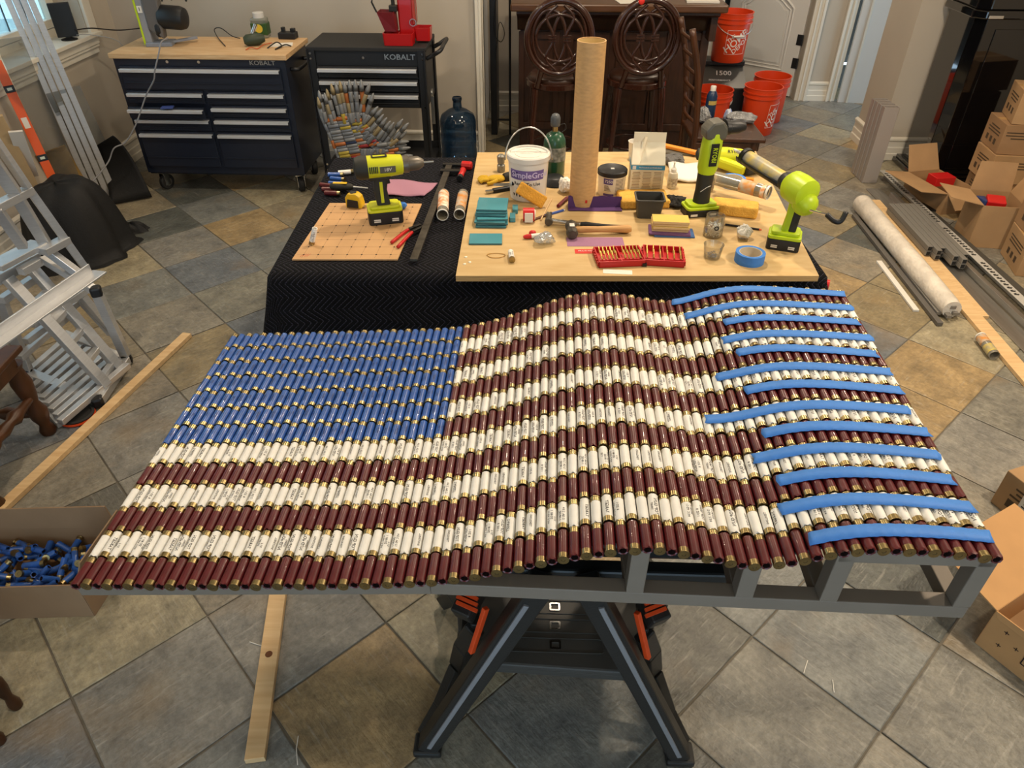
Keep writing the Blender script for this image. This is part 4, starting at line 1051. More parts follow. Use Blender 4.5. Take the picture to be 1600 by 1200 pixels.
# jar and cup
gl = mat_clear('clear_glassy', '#f4f4f0', .05, .08, .04, '#dddddd')
jr = thing('bead_jar', 'clear jar of small white beads near the sanding stack', 'jar', T(1113, 368), 0)
MB().lathe([(.033, 0), (.036, .004), (.036, .062), (.034, .066), (.034, .082), (.032, .082), (.032, .066), (.0335, .06), (.0335, .005), (.001, .004)], 26).build('glass', gl, jr, smooth=40)
random.seed(4); m = MB()
for k in range(260):
    a, r_ = random.uniform(0, 6.28), .029*math.sqrt(random.random()); m.ball((r_*math.cos(a), r_*math.sin(a), random.uniform(.008, .045)), .0035, 6, 4)
o = m.build('beads', white_pl, jr, smooth=True); o['kind'] = 'stuff'
MB().plate(circ(.009, 18), circ(.005, 18), 0, .001, M=xf((0, -.0365, .045), (90, 0, 0))).build('black_sticker', ink, jr)
cu = thing('tack_cup', 'clear plastic cup of blue and silver tacks at the board front', 'cup', T(1112, 402), 0)
MB().lathe([(.028, 0), (.035, .05), (.036, .051), (.034, .051), (.027, .003), (.001, .003)], 26).build('cup', gl, cu, smooth=40)
m = MB()
for k in range(60):
    a, r_ = random.uniform(0, 6.28), .023*math.sqrt(random.random()); c = Vector((r_*math.cos(a), r_*math.sin(a), random.uniform(.006, .016)))
    d = Vector((random.gauss(0, 1), random.gauss(0, 1), random.gauss(0, .5))).normalized()*.005; m.cyl(c-d, c+d, .0011, n=5)
o = m.build('tacks', mat('tack_blue', '#7f93b3', .3, .7), cu); o['kind'] = 'stuff'
# pencil, pens
def stick(name, p, q, r, m_, lab, cat, tip=None, tl=.01, n=6):
    c = (p+q)/2; o = thing(name, lab, cat, c); d = (q-p).normalized(); MB().cyl(p-c, q-c, r, n=n).build('barrel', m_, o)
    if tip: MB().rev(q-c, q-c+d*tl, [(r, 0), (r*.3, tl)], n).build('tip', tip, o)
    return o
z_ = Vector((0, 0, .004))
stick('pencil', T(1133, 352)+z_, T(1186, 360)+z_, .0038, ink, 'black pencil with orange end lying behind the tissue', 'pencil', orange_pl)
stick('blue_pen', T(852, 338)+z_, T(880, 330)+z_, .0055, mat('pen_blue', '#2d4f9c', .4), 'short blue pen left of the purple sheet', 'pen', white_pl)
stick('maroon_marker', T(872, 325)+z_*2, T(886, 312)+z_*2, .008, mat('pen_maroon', '#6d1520', .4), 'maroon marker cap left of the purple sheet', 'marker', ink)
stick('wooden_stick', T(845, 345)+z_, T(862, 312)+z_, .003, pine, 'thin wooden stir stick behind the plastic wrapper', 'stick')
o = MB().box((0, 0, .003), (.062, .012, .006)).build('wood_chip', mat('stick_brown', '#5b3a28', .7), loc=T(843, 341), rot=(0, 0, 40), bevel=.001); tag(o, 'short dark brown wood strip beside the red tape roll', 'offcut')
# long orange handled bar behind
a, b = T(1028, 232)+Vector((0, 0, .02)), T(1090, 246)+Vector((0, 0, .02)); c = (a+b)/2
o = thing('orange_trowel', 'orange handled float lying behind the carton and angle drill', 'trowel', c)
MB().bar(a-c, b-c, .028, .018).build('handle', mat('trowel_orange', '#e08a2a', .5), o, bevel=.005)
MB().box((.02, -.01, -.014), (.16, .06, .008), rot=(0, 0, -14)).build('pad', grey_tool, o, bevel=.001)
# orange tip under the lying tool
o = MB().box((0, 0, .006), (.05, .02, .012)).build('wedge', mat('trowel_orange', '#e08a2a', .5), loc=T(1168, 282), rot=(0, 0, -20), bevel=.002); tag(o, 'orange plastic wedge under the pistol tool battery', 'wedge')
# putty knife and scraper by the tiles
pk = thing('putty_knife', 'steel putty knife with black handle across the teal tiles', 'putty knife', T(800, 312)+Vector((0, 0, .064)), 0)
MB().prism([(-.075, .012), (-.075, -.012), (.0, -.018), (.0, .018)], 0, .0012).build('blade', steel, pk)
MB().rev((0, 0, .006), (.09, -.012, .006), [(.008, 0), (.011, .02), (.010, .06), (.012, .085), (.007, .09)], 10).build('handle', black_pl, pk, smooth=40)
gk = thing('work_glove', 'yellow and black work glove left of the grout pail', 'glove', T(775, 283), 10)
m = MB(); gy = mat('glove_yellow', '#c9a127', .9, bump=.4, bscale=200)
m.ball((0, 0, .012), (.045, .028, .014))
for k in range(4): m.tube(spline([(-.035, -.02+k*.013, .014), (-.06, -.024+k*.014, .016), (-.082+.006*abs(k-1.5), -.028+k*.015, .010)], 4), .0075, 8)
m.tube(spline([(.0, -.024, .012), (-.02, -.042, .012), (-.045, -.048, .009)], 4), .008, 8); m.build('palm', gy, gk, smooth=True)
MB().rev((.035, .0, .014), (.09, .012, .014), [(.018, 0), (.021, .02), (.022, .056)], 12).build('cuff', dark_rub, gk, smooth=40)
sc_ = thing('utility_knife', 'black and silver utility knife in front of the yellow glove', 'knife', T(790, 298), 24)
MB().box((0, 0, .009), (.12, .022, .018)).build('handle', black_pl, sc_, bevel=.005); MB().box((-.07, 0, .010), (.04, .016, .008)).build('blade', steel, sc_)
o = thing('spray_nozzle', 'grey hose nozzle standing behind the glove next to the pail', 'nozzle', T(783, 268), 0)
MB().lathe([(.016, 0), (.018, .004), (.018, .03), (.012, .036), (.016, .04), (.018, .07), (.010, .078)], 14).build('body', mat('nozzle_grey', '#8a8880', .4, .6), o, smooth=40)
# loose shell, rubber band, drips on plywood front
def loose_shell(p, kind, lab, rot, v=0, g=None):
    o = thing(kind+'_spent_shell', lab, 'shotgun shell', p, 0, g); o.rotation_euler = [R(a) for a in rot]
    obj('hull', HME[kind][v], o); obj('brass_head', BRM, o); return o
loose_shell(T(799, 404)+Vector((0, 0, .0113)), 'white', 'white spent shell lying on the plywood behind the front edge', (0, 0, 5), 2)
loose_shell(G(492, 382)+Vector((0, 0, .0346)), 'white', 'white spent shell standing upright at the corner of the tan board', (90, 20, 0), 1)
rb = MB(); rb.tube([(.032*math.cos(a/24*6.283)*(1+.12*math.sin(a*.8)), .018*math.sin(a/24*6.283), .002) for a in range(24)], .0012, 6, closed=True)
tag(rb.build('rubber_band', mat('rubber_tan', '#b98a3e', .6), loc=T(775, 400)), 'tan rubber band lying on the plywood', 'rubber band')
random.seed(8)
for k, (u, v) in enumerate(((728, 402), (734, 410), (726, 413))):
    m = MB(); m.ball((0, 0, .001), (.006, .006, .0025), 10, 6); tag(m.build('glue_drop', mat('glue_white', '#eee6d0', .3), smooth=True, loc=T(u, v)), ['dried white glue drop near the plywood left edge, farthest of three', 'dried white glue drop near the plywood left edge, rightmost of three', 'dried white glue drop near the plywood left edge, nearest of three'][k], 'glue drop', 'glue drops')
tag(MB().prism(rrect(.10, .03, .002), 0, .001).build('paper_strip', paper_w, loc=T(965, 425), rot=(0, 0, -6)), 'narrow paper strip at the plywood front edge under the bit case', 'paper')

# ---------------------------------------------------------------- things on the blanket, left
tmz = thing('tape_measure', 'yellow and black tape measure at the back of the tan board', 'tape measure', G(556, 323), -14)
MB().prism([(-.036, 0), (.034, 0), (.036, .018), (.03, .05), (.012, .062), (-.022, .060), (-.036, .04)], -.019, .019, Matrix.Rotation(math.pi/2, 4, 'X')).build('case', mat('tape_yellow', '#e0b41c', .4), tmz, bevel=.006)
MB().prism([(-.030, .004), (.022, .004), (.022, .034), (-.024, .038)], .0185, .0225, Matrix.Rotation(math.pi/2, 4, 'X')).build('rubber_side', black_pl, tmz, bevel=.002)
MB().lathe([(.014, 0), (.014, .002)], 16, xf((-.004, 0, .0605))).build('top_button', black_pl, tmz)
MB().box((.04, 0, .006), (.012, .018, .002)).build('hook', steel, tmz)
pli = thing('pliers', 'adjustable pliers with red handles at the right edge of the tan board', 'pliers', G(632, 372), 0)
A = [G(612, 382)-pli.location, G(632, 366)-pli.location, G(647, 356)-pli.location]; B = [G(622, 389)-pli.location, G(640, 370)-pli.location, G(650, 360)-pli.location]
h_ = Vector((0, 0, .008))
for P_ in (A, B): MB().tube(spline([q+h_ for q in P_[:2]]+[P_[1].lerp(P_[2], .4)+h_], 5), .0065, 8).build('handle', red_pl, pli, smooth=True)
m = MB(); c_ = (A[2]+B[2])/2+h_; m.bar(A[1].lerp(A[2], .5)+h_, c_+Vector((.02, .022, 0)), .012, .009); m.bar(B[1].lerp(B[2], .5)+h_, c_+Vector((.034, .008, 0)), .012, .009); m.cyl(c_-Vector((0, 0, .006)), c_+Vector((0, 0, .007)), .008, n=12); m.build('jaws', dark_metal, pli, bevel=.001)
sd = thing('screwdriver', 'screwdriver with yellow and black handle behind the drill', 'screwdriver', G(540, 298), -4)
MB().rev((-.065, 0, .018), (.035, 0, .018), [(.009, 0), (.016, .008), (.017, .04), (.013, .07), (.014, .09), (.008, .1)], 12).build('handle', grip_m, sd, smooth=40)
MB().box((-.02, 0, .034), (.06, .016, .004)).build('yellow_inlay', mat('tape_yellow', '#e0b41c', .4), sd, bevel=.002)
MB().cyl((.035, 0, .018), (.10, 0, .014), .004, n=8).build('shaft', steel, sd)
crumple('tape_scrap', G(630, 327), (.014, .018, .022), tape_m, "crumpled scrap of blue painter's tape behind the drill battery", 'tape', 22)
# mauve cloth
m = MB(); q = [Bk(600, 306), Bk(663, 308), Bk(684, 288), Bk(604, 281)]
m.grid(lambda u, v: tuple(q[0].lerp(q[1], u).lerp(q[3].lerp(q[2], u), v)+Vector((0, 0, .004+.003*math.sin(u*8+v*5)))), 12, 8); tag(m.build('mauve_cloth', mat('cloth_mauve', '#a5778a', .9, bump=.2, bscale=300), smooth=True, solid=.004), 'mauve cloth lying flat on the blanket behind the drill', 'cloth')
# bar clamp
a, b = Bk(647, 413)+Vector((0, 0, .016)), Bk(703, 262)+Vector((0, 0, .016)); c = (a+b)/2
bcl = thing('bar_clamp', 'long steel bar clamp with red handles lying on the blanket', 'clamp', c, 0)
a -= c; b -= c; d = (b-a).normalized(); n_ = Vector((d.y, -d.x, 0))
worn = mat('worn_steel_bar', '#57524a', .5, .8, var=.3, vscale=40)
MB().bar(a, b, .028, .010).build('rail', worn, bcl, bevel=.001)
m = MB(); m.bar(b-d*.01-n_*.03, b-d*.01+n_*.065, .022, .016); m.bar(b-d*.09-n_*.03, b-d*.09+n_*.065, .026, .018); m.build('jaw', dark_metal, bcl, bevel=.003)
MB().rev(b-d*.005+n_*.055, b-d*.012+n_*.10, [(.012, 0), (.02, .004), (.02, .046), (.014, .05)], 8).build('jaw_pad', red_pl, bcl, bevel=.002)
MB().rev(b-d*.06+n_*.07, b-d*.15+n_*.068, [(.008, 0), (.015, .01), (.012, .04), (.014, .08), (.008, .09)], 10).build('handle', red_pl, bcl, smooth=40)
MB().rev(b-d*.15+n_*.068, b-d*.175+n_*.067, [(.014, 0), (.014, .025)], 10).build('handle_end', black_pl, bcl, smooth=40)
# two caulk tubes
tube_thing('caulk_tube', Bk(692, 345)+Vector((0, 0, .024)), Bk(694, 311)+Vector((0, 0, .024)), .0225, 'open caulk tube with orange label on the blanket', 'tube', soft_clear, None, [(.2, .95, lab_or)])
tube_thing('caulk_tube', Bk(718, 344)+Vector((0, 0, .024)), Bk(724, 311)+Vector((0, 0, .024)), .0215, 'open clear caulk tube with grey label beside the plywood edge', 'tube', soft_clear, None, [(.2, .9, lab_gr)])
# small shells at back-left of the blanket, in an open box
bxp = Bk(520, 290); tag_p = [(525, 277), (528, 284), (526, 291), (530, 298), (541, 273), (516, 300), (512, 294), (520, 306)]
for k, (u, v) in enumerate(tag_p):
    kk = 'blue' if k < 4 else ('white' if k == 4 else 'red')
    ordw = ['farthest', 'second farthest', 'second nearest', 'nearest']
    lab = (ordw[k]+' blue spent shell in the row behind the tan board') if k < 4 else ('white spent shell beside the blue shells behind the tan board' if k == 4 else ['middle', 'upper left', 'lower right'][k-5]+' red spent shell in the cluster left of the tape measure')
    loose_shell(Bk(u, v)+Vector((0, 0, .012)), kk, lab, (0, 0, 90+15*math.sin(k*5)), 0, 'spent shells on the blanket')
# ---------------------------------------------------------------- tool chest and tool cart along the back wall
navy = mat('chest_navy', '#181e2c', .35, bump=.03, bscale=300, coat=.1)
cart_blk = mat('cart_black', '#17181b', .42, bump=.04, bscale=300)
hand_m = mat('handle_satin', '#dfe2e6', .3, .55)
butcher = mat('butcher_block', '#d2b389', .5, col2='#bd9668', vscale=5, stretch=(1.5, 14, 14))
def caster(par, x, y, h=.13, swivel=0):
    o = MB(); o.box((0, 0, h-.006), (.07, .06, .012)); o.box((-.024, 0, h*.62), (.004, .04, h*.7), rot=(0, 0, 0)); o.box((.024, 0, h*.62), (.004, .04, h*.7))
    f_ = o.build('caster', chrome, par, loc=(x, y, 0), rot=(0, 0, swivel), bevel=.001)
    MB().rev((-.018, .01, h*.40), (.018, .01, h*.40), [(h*.36, 0), (h*.40, .006), (h*.40, .030), (h*.36, .036)], 20).build('wheel', dark_rub, f_, smooth=40)
    MB().cyl((-.021, .01, h*.40), (.021, .01, h*.40), h*.2, n=14).build('hub', steel, f_, smooth=40)
CW, CD, CT = 1.09, .46, .902
ch = thing('tool_chest', 'dark navy rolling tool chest with wood top and satin drawer handles', 'tool chest', (-1.952, 4.775, 0), -2.6)
MB().box((0, CD/2, .51), (CW, CD, .74)).box((0, CD/2, .15), (CW-.02, CD-.02, .04)).build('body', navy, ch, bevel=.004)
MB().box((0, CD/2+.005, CT-.014), (CW+.03, CD+.04, .03)).build('wood_top', butcher, ch, bevel=.003)
def drawer(par, x0, x1, z0, z1, out=0.0, m_=None):
    w_ = x1-x0; d = MB(); d.box(((x0+x1)/2, -.009-out, (z0+z1)/2), (w_, .018, z1-z0-.006))
    if out: d.box(((x0+x1)/2, .02-out+.05, (z0+z1)/2-.01), (w_-.03, .12, z1-z0-.03))
    d.box(((x0+x1)/2, -.021-out, z0+(z1-z0)*.28), (w_-.012, .006, .006))
    o = d.build('drawer', m_ or navy, par, bevel=.002)
    MB().box(((x0+x1)/2, -.030-out, z1-.017), (w_-.008, .026, .006)).box(((x0+x1)/2, -.042-out, z1-.024), (w_-.008, .004, .018)).build('handle', hand_m, o, bevel=.001)
    return o
HWD = CW/2-.035
drawer(ch, -HWD, HWD, .695, .832)
for (z0, z1, oo) in ((.605, .685, 0), (.525, .598, .05), (.435, .52, 0), (.19, .428, 0)):
    drawer(ch, -HWD, -.015, z0, z1, oo); drawer(ch, .015, HWD, z0, z1, 0)
MB().text('KOBALT', .036, xf((.40, -.0016, .853), (90, 0, 0)), 0, sx=1.2).build('name_print', steel, ch)
for x in (-.2, .0): MB().cyl((x, -.006, .856), (x, .0, .856), .009, n=12).build('lock', chrome, ch)
MB().tube(spline([(CW/2, .08, .80), (CW/2+.05, .09, .80), (CW/2+.055, .22, .80), (CW/2+.05, .36, .80), (CW/2, .37, .80)], 6), .012, 10).build('side_handle', cart_blk, ch, smooth=True)
for x in (-CW/2+.07, CW/2-.06):
    for y in (.06, CD-.07): caster(ch, x, y, .132, -25 if x < 0 else 30)
tag(MB().box((0, 0, .004), (.075, .05, .008)).build('blue_packet', mat('packet_blue', '#3a4a86', .5), loc=(-2.20, 4.715, .5945), rot=(0, 0, 8), bevel=.002), 'small blue packet lying on the slightly open chest drawer', 'packet')
# things on the chest
cz = CT+.001
saw = thing('bench_saw', 'grey and lime benchtop saw with black motor on the wood chest top', 'saw', W(258, 70, cz), 6)
sg = mat('saw_grey', '#8b8e95', .5)
MB().box((-.02, .0, .012), (.16, .12, .024)).box((.10, .03, .02), (.20, .03, .014), rot=(0, -4, 22)).build('base', mat('saw_base', '#7e8592', .5), saw, bevel=.003)
MB().box((-.085, .03, .24), (.05, .14, .46)).build('column', sg, saw, bevel=.006)
MB().box((-.106, -.042, .24), (.012, .008, .46)).build('lime_edge', lime, saw, bevel=.002)
MB().prism([(-.06, .10), (.02, .04), (.035, .18), (.04, .30), (.0, .46), (-.06, .46)], -.03, .05, Matrix.Rotation(math.pi/2, 4, 'X')).build('guard', mat('saw_guard', '#5d5a58', .5), saw, bevel=.01)
MB().rev((.02, .0, .165), (.185, -.03, .155), [(.06, 0), (.07, .02), (.07, .125), (.06, .155), (.03, .165)], 20).build('motor', black_pl, saw, smooth=40)
MB().ball((-.005, -.035, .10), (.028, .02, .05)).build('knob', black_pl, saw, smooth=True)
MB().box((-.082, -.046, .215), (.028, .004, .04)).text('1', .03, xf((-.082, -.049, .215), (90, 0, 0)), 1).build('scale_plate', [white_pl, ink], saw)
MB().tube(spline([(.05, .0, .25), (.09, -.01, .31), (.12, 0, .29), (.11, .0, .255)], 5), .004, 6).build('cable', black_pl, saw)
MB().tube(spline([(.18, .05, .24), (.24, .06, .33), (.30, .06, .42)], 5), .006, 6).build('hose', black_pl, saw)
jar = thing('plastic_jar', 'clear square jar with green label at the back of the chest top', 'jar', W(410, 58, cz), 0)
MB().prism(rrect(.105, .085, .02), .001, .12).build('jar', mat_clear('jar_clear', '#dfe3dc', .1, .1, .2, '#c5c9c2'), jar, bevel=.008)
MB().lathe([(.036, .12), (.036, .15), (.033, .152)], 20).build('lid', mat('jar_lid', '#c9c8c4', .3), jar, smooth=40)
MB().box((0, 0, .055), (.1065, .0865, .075)).build('label', mat('label_green', '#2c4f24', .5), jar, bevel=.006)
MB().prism(circ(.026, 16), 0, .001, xf((0, -.0435, .06), (90, 0, 0))).build('badge', mat('badge_yellow', '#d5b83c', .5), jar)
gd = thing('green_gadget', 'dark green hand tool with hanging cords near the jar on the chest', 'power tool', W(398, 72, cz), 15)
MB().rev((-.06, 0, .035), (.07, .02, .04), [(.02, 0), (.034, .02), (.036, .09), (.02, .13)], 14).build('body', mat('gadget_green', '#2f3a2a', .5), gd, smooth=40)
MB().cyl((.0, .02, .07), (.03, .03, .12), .014, n=10).build('metal_head', chrome, gd, smooth=40)
chg = thing('battery_charger', 'black battery charger at the right end of the wood chest top', 'charger', W(451, 60, cz), -5)
MB().box((0, 0, .02), (.115, .075, .04)).build('base', black_pl, chg, bevel=.006); MB().box((-.035, .02, .05), (.022, .03, .03)).box((.03, .02, .048), (.03, .03, .022)).build('dock', black_pl, chg, bevel=.003)
tag(MB().box((0, 0, .0008), (.14, .10, .0015)).build('paper_sheet', paper_w, loc=W(440, 70, cz), rot=(0, 0, 12)), 'white paper sheet under the black wires on the chest top', 'paper')
def cable(name, pts, r, m_, lab, n=8):
    o = MB().tube(spline(pts, n), r, 7).build(name, m_, smooth=True); return tag(o, lab, 'cable')
P3 = lambda u, v, z: W(u, v, z)
cable('black_wire', [P3(352, 72, cz+.005), P3(340, 58, cz+.01), P3(335, 46, cz+.04), P3(345, 44, cz+.05), P3(362, 56, cz+.02), P3(375, 60, cz+.01)], .003, black_pl, 'looping black wire left of the green tool on the chest')
cable('orange_wire', [P3(384, 78, cz+.004), P3(392, 74, cz+.01), P3(402, 76, cz+.006), P3(412, 70, cz+.01), P3(425, 67, cz+.005)], .003, mat('wire_orange', '#b5532a', .5), 'orange and red wire tangled in front of the green tool')
cable('black_leads', [P3(418, 75, cz+.006), P3(432, 66, cz+.02), P3(440, 72, cz+.006), P3(430, 77, cz+.006), P3(445, 70, cz+.012), P3(455, 72, cz+.005)], .004, black_pl, 'tangle of black charging leads on the white paper')
cable('extension_cable', [WY(262, 60, 4.80), WY(252, 66, 4.745), WY(248, 84, 4.70), WY(242, 110, 4.67), WY(240, 126, 4.665), WY(228, 150, 4.66), WY(212, 195, 4.6), WY(196, 222, 4.55), WY(178, 232, 4.5), WY(168, 255, 4.45), WY(140, 288, 4.25), WY(118, 300, 4.15)], .0045, mat('cord_grey', '#77777a', .5), 'grey power cord hanging from the saw across the chest front')
# cart
KW, KD, KT = .745, .41, .932
ca_ = thing('tool_cart', 'black metal tool cart with three drawers and open lower shelf', 'tool cart', (-.912, 4.815, 0), -2.6)
MB().box((0, KD/2, .745), (KW-.02, KD-.02, .36)).build('body', cart_blk, ca_, bevel=.003)
MB().box((0, KD/2, KT-.012), (KW+.01, KD+.01, .026)).build('top', mat('cart_mat', '#1f1f20', .7), ca_, bevel=.005)
for sx in (-1, 1):
    for y in (.0, KD):
        MB().box((sx*(KW/2-.004), y, .51), (.008, .05, .82)).box((sx*(KW/2-.024), y+(-.004 if y == 0 else .004), .51), (.05, .008, .82)).build('post', cart_blk, ca_, bevel=.001)
        sc = MB()
        for z in (.895, .865, .575, .19, .15): sc.cyl((sx*(KW/2-.02), -.011, z), (sx*(KW/2-.02), -.004, z), .007, n=10)
        if y == 0: sc.build('bolt', chrome, ca_)
        caster(ca_, sx*(KW/2-.05), y+(.03 if y == 0 else -.03), .10, 20)
for (z0, z1) in ((.755, .825), (.672, .75), (.575, .667)): drawer(ca_, -KW/2+.055, KW/2-.055, z0, z1, 0, cart_blk)
MB().text('KOBALT', .045, xf((.21, -.0012+.01-.012, .876), (90, 0, 0)), 0, sx=1.15).build('name_print', steel, ca_)
MB().cyl((-.02, -.006, .872), (-.02, .01, .872), .008, n=12).build('lock', chrome, ca_)
sh_ = MB(); sh_.box((0, KD/2, .17), (KW-.02, KD-.01, .01)); sh_.box((0, 0, .18), (KW-.02, .008, .085)); sh_.box((0, KD, .18), (KW-.02, .008, .085)); sh_.build('lower_shelf', cart_blk, ca_, bevel=.001)
MB().tube(spline([(KW/2, .04, .86), (KW/2+.04, .04, .88), (KW/2+.09, .04, .91), (KW/2+.09, .2, .91), (KW/2+.09, .37, .91), (KW/2+.04, .37, .88), (KW/2, .37, .86)], 5), .013, 10).build('push_handle', cart_blk, ca_, smooth=True)
hk = thing('pipe_wrench', 'steel wrench hanging on the right side of the black cart', 'wrench', (-.52, 4.86, .55), 0)
MB().bar((0, 0, -.10), (0, 0, .08), .02, .008, up=(0, 1, 0)).build('shank', steel, hk, bevel=.002); MB().plate(circ(.026, 14), circ(.014, 14), -.005, .005, xf((0, 0, .10), (0, 90, 0))).build('jaw', steel, hk)
# red reloading press on the cart
pz = KT+.002
prs = thing('loading_press', 'bright red reloading press with hopper on the black cart top', 'reloading press', W(633, 68, pz), -4)
rp = mat('press_red', '#a81214', .3, coat=.2)
m = MB(); tray(m, .18, .10, .19, .11, .07, .004, .012); t1 = m.build('parts_tray', rp, prs, bevel=.001, loc=(-.03, -.02, 0))
MB().box((0, 0, .035), (.004, .09, .06)).build('divider', rp, t1)
m = MB(); tray(m, .09, .10, .10, .11, .075, .004, .012); m.build('catch_bin', rp, prs, loc=(.11, .07, .012))
MB().box((.015, .05, .20), (.10, .07, .36)).build('column', rp, prs, bevel=.012)
MB().box((.065, .05, .26), (.016, .085, .3)).build('side_plate', mat('press_red_worn', '#a33a30', .45), prs, bevel=.004)
hp_ = MB(); a = [(-.15, -.05, .185), (-.05, -.06, .185), (-.05, .05, .185), (-.15, .05, .185)]; b = [(-.11, -.04, .075), (-.04, -.04, .075), (-.04, .03, .075), (-.11, .03, .075)]
hp_.add(a+b, [(0, 1, 5, 4), (1, 2, 6, 5), (2, 3, 7, 6), (3, 0, 4, 7), (7, 6, 5, 4)]); hp_.build('hopper', mat('press_maroon', '#6d1a22', .4), prs, solid=.004)
MB().box((-.055, .0, .20), (.05, .04, .035)).cyl((-.055, 0, .17), (-.055, 0, .26), .012, n=10).build('powder_bar', dark_metal, prs, bevel=.003)
MB().tube([(-.15, -.05, .185), (-.175, -.05, .24), (-.17, -.05, .25)], .006, 6).build('lever', black_pl, prs)
MB().tube([(.08, .01, .33), (.082, .01, .10)], .002, 5).plate(circ(.022, 14), circ(.018, 14), -.002, .002, xf((.058, .005, .12), (90, 0, 0))).build('wire_link', steel, prs)
MB().box((-.128, .02, .028), (.02, .02, .055)).build('white_block', white_pl, prs, bevel=.003)
# water jug
jg = thing('water_jug', 'translucent blue five-gallon water jug standing by the wall', 'water jug', (-.40, 5.40, 0), 0)
jm = mat_clear('jug_blue', '#7f9fbb', .08, .06, .16, '#3d5a78')
prof = [(.10, 0), (.125, .01), (.134, .03), (.134, .10), (.130, .115), (.134, .13), (.134, .22), (.130, .235), (.134, .25), (.134, .31), (.12, .35), (.07, .385), (.034, .40), (.031, .44), (.033, .46), (.033, .475)]
MB().lathe(prof+[(.028, .475), (.028, .44)], 36).build('bottle', jm, jg, smooth=40)
MB().lathe([(.034, .452), (.036, .455), (.036, .468), (.034, .471)], 24).build('neck_ring', jm, jg, smooth=40)
# ---------------------------------------------------------------- sculpture of cartridges in front of the cart
sc = thing('cartridge_sculpture', 'fan-shaped sculpture of grey, gold and orange cartridges leaning at the cart', 'sculpture', WY(570, 280, 4.52), 0)
so_ = Vector(sc.location)
ccol = {'g': '#7b7d7f', 't': '#8f8060', 'o': '#a35f30', 'y': '#a5923a', 'r': '#8c2a2c', 'b': '#2b3550', 's': '#6c7076'}
CM = {}
for k, c in ccol.items():
    mm = mat('cartridge_'+k, c, .4, .25)
    a_ = MB().lathe([(.0095, 0), (.0105, .003), (.0105, .07), (.0095, .074)], 8); b_ = MB().lathe([(.0105, 0), (.0105, .045), (.0085, .065), (.0045, .095), (.0015, .105)], 8)
    CM[k] = (a_.mesh('cartridge', [mm], True), b_.mesh('pointed_cartridge', [mm], True))
def S3(cx, cy, dy=0.0): return WY(480+cx*.15, 110+cy*.15, 4.52+dy)
random.seed(13); npc = 0
def piece(x0, y0, x1, y1, k, pointed, dy):
    global npc
    a, b = S3(x0, y0, dy)-so_, S3(x1, y1, dy)-so_; L = (b-a).length
    o = obj('pointed_cartridge' if pointed else 'cartridge', CM[k][1 if pointed else 0], sc)
    M_ = frame(a, b) @ Matrix.Rotation(math.pi/2, 4, 'Y') @ Matrix.Diagonal((1.35, 1.35, L/(.105 if pointed else .074), 1)); o.matrix_local = M_; npc += 1
def chain(tx, ty, dx, dy_, seq, L=105, Lp=120, dep=0.0):
    d = math.hypot(dx, dy_); dx, dy_ = dx/d, dy_/d; x, y = tx, ty
    for i, k in enumerate(seq):
        l = Lp if i == 0 else L
        piece(x+dx*l, y+dy_*l, x, y, k, i == 0, dep+random.uniform(-.008, .008)); x += dx*(l+3); y += dy_*(l+3)
for t in [(108, 275, .26, 1, 'tg'), (118, 208, .25, 1, 'ggg'), (178, 232, .27, 1, 'gtg'), (200, 192, .28, 1, 'tgg'), (246, 138, .28, 1, 'tggg'), (292, 122, .24, 1, 'gtgy'), (336, 108, .2, 1, 'ttgg'), (380, 112, .2, 1, 'gotg'), (437, 98, .12, 1, 'gggg'), (498, 95, .08, 1, 'ggsg'), (560, 95, .08, 1, 'goog'), (655, 132, -.36, 1, 'gtg'), (690, 235, -.32, 1, 'ggg')]: chain(*t)
for t in [(740, 375, -.66, .75, 'ggg'), (787, 395, -.66, .75, 'gto'), (797, 455, -.62, .78, 'ggs'), (832, 490, -.6, .8, 'gts'), (868, 525, -.58, .81, 'ggsb'), (906, 540, -.58, .81, 'gsss'), (998, 505, -.6, .8, 'ggsb'), (1058, 545, -.66, .75, 'ggts'), (1037, 635, -.76, .65, 'gty')]: chain(*t, dep=.004)
for t in [(1062, 738, -1, .13, 'ggg'), (1038, 775, -1, .13, 'gss'), (1078, 803, -1, .14, 'gos'), (1032, 848, -1, .12, 'gos'), (1102, 884, -1, .13, 'grs'), (1098, 955, -1, .1, 'gog'), (1092, 1035, -1, .05, 'gog')]: chain(*t)
rows_ = ['oo', 'gs', 'sg', 'sy', 'gs', 'ss', 'gs', 'gg', 'ob', 'sg', 'gs', 'ys', 'yo', 'gr', 'or', 'yr', 'ty']
for i, rr in enumerate(rows_):
    x, y = 200+i*12, 525+i*31
    for k in rr: piece(x, y, x+108, y-16, k, False, random.uniform(-.004, .004)); x += 111; y -= 16
rows2 = ['sy', 'yg', 'ss', 'gs', 'os', 'gr', 'ro']
for i, rr in enumerate(rows2):
    x, y = 425+i*18, 608+i*31
    for k in rr: piece(x, y, x+108, y-18, k, False, .006); x += 111; y -= 18
for k_, (x, y) in zip('goys', ((455, 490), (465, 525), (470, 555), (470, 465))): piece(x, y, x+105, y-10, k_, False, .004)
for i, k_ in enumerate('sgsgtsts'): piece(572+i*32, 815, 570+i*33, 925, k_, False, 0)
for i, k_ in enumerate('ygyty'): piece(560+i*24, 925-(i % 2)*8, 590+i*24, 1010, k_, False, .006)
pts = [(128, 385), (150, 470), (185, 555), (225, 640), (262, 725), (290, 810), (320, 880), (345, 945)]
for (a, b), k_ in zip(zip(pts, pts[1:]), 'ggsgogs'): piece(a[0], a[1], b[0], b[1], k_, False, .004)
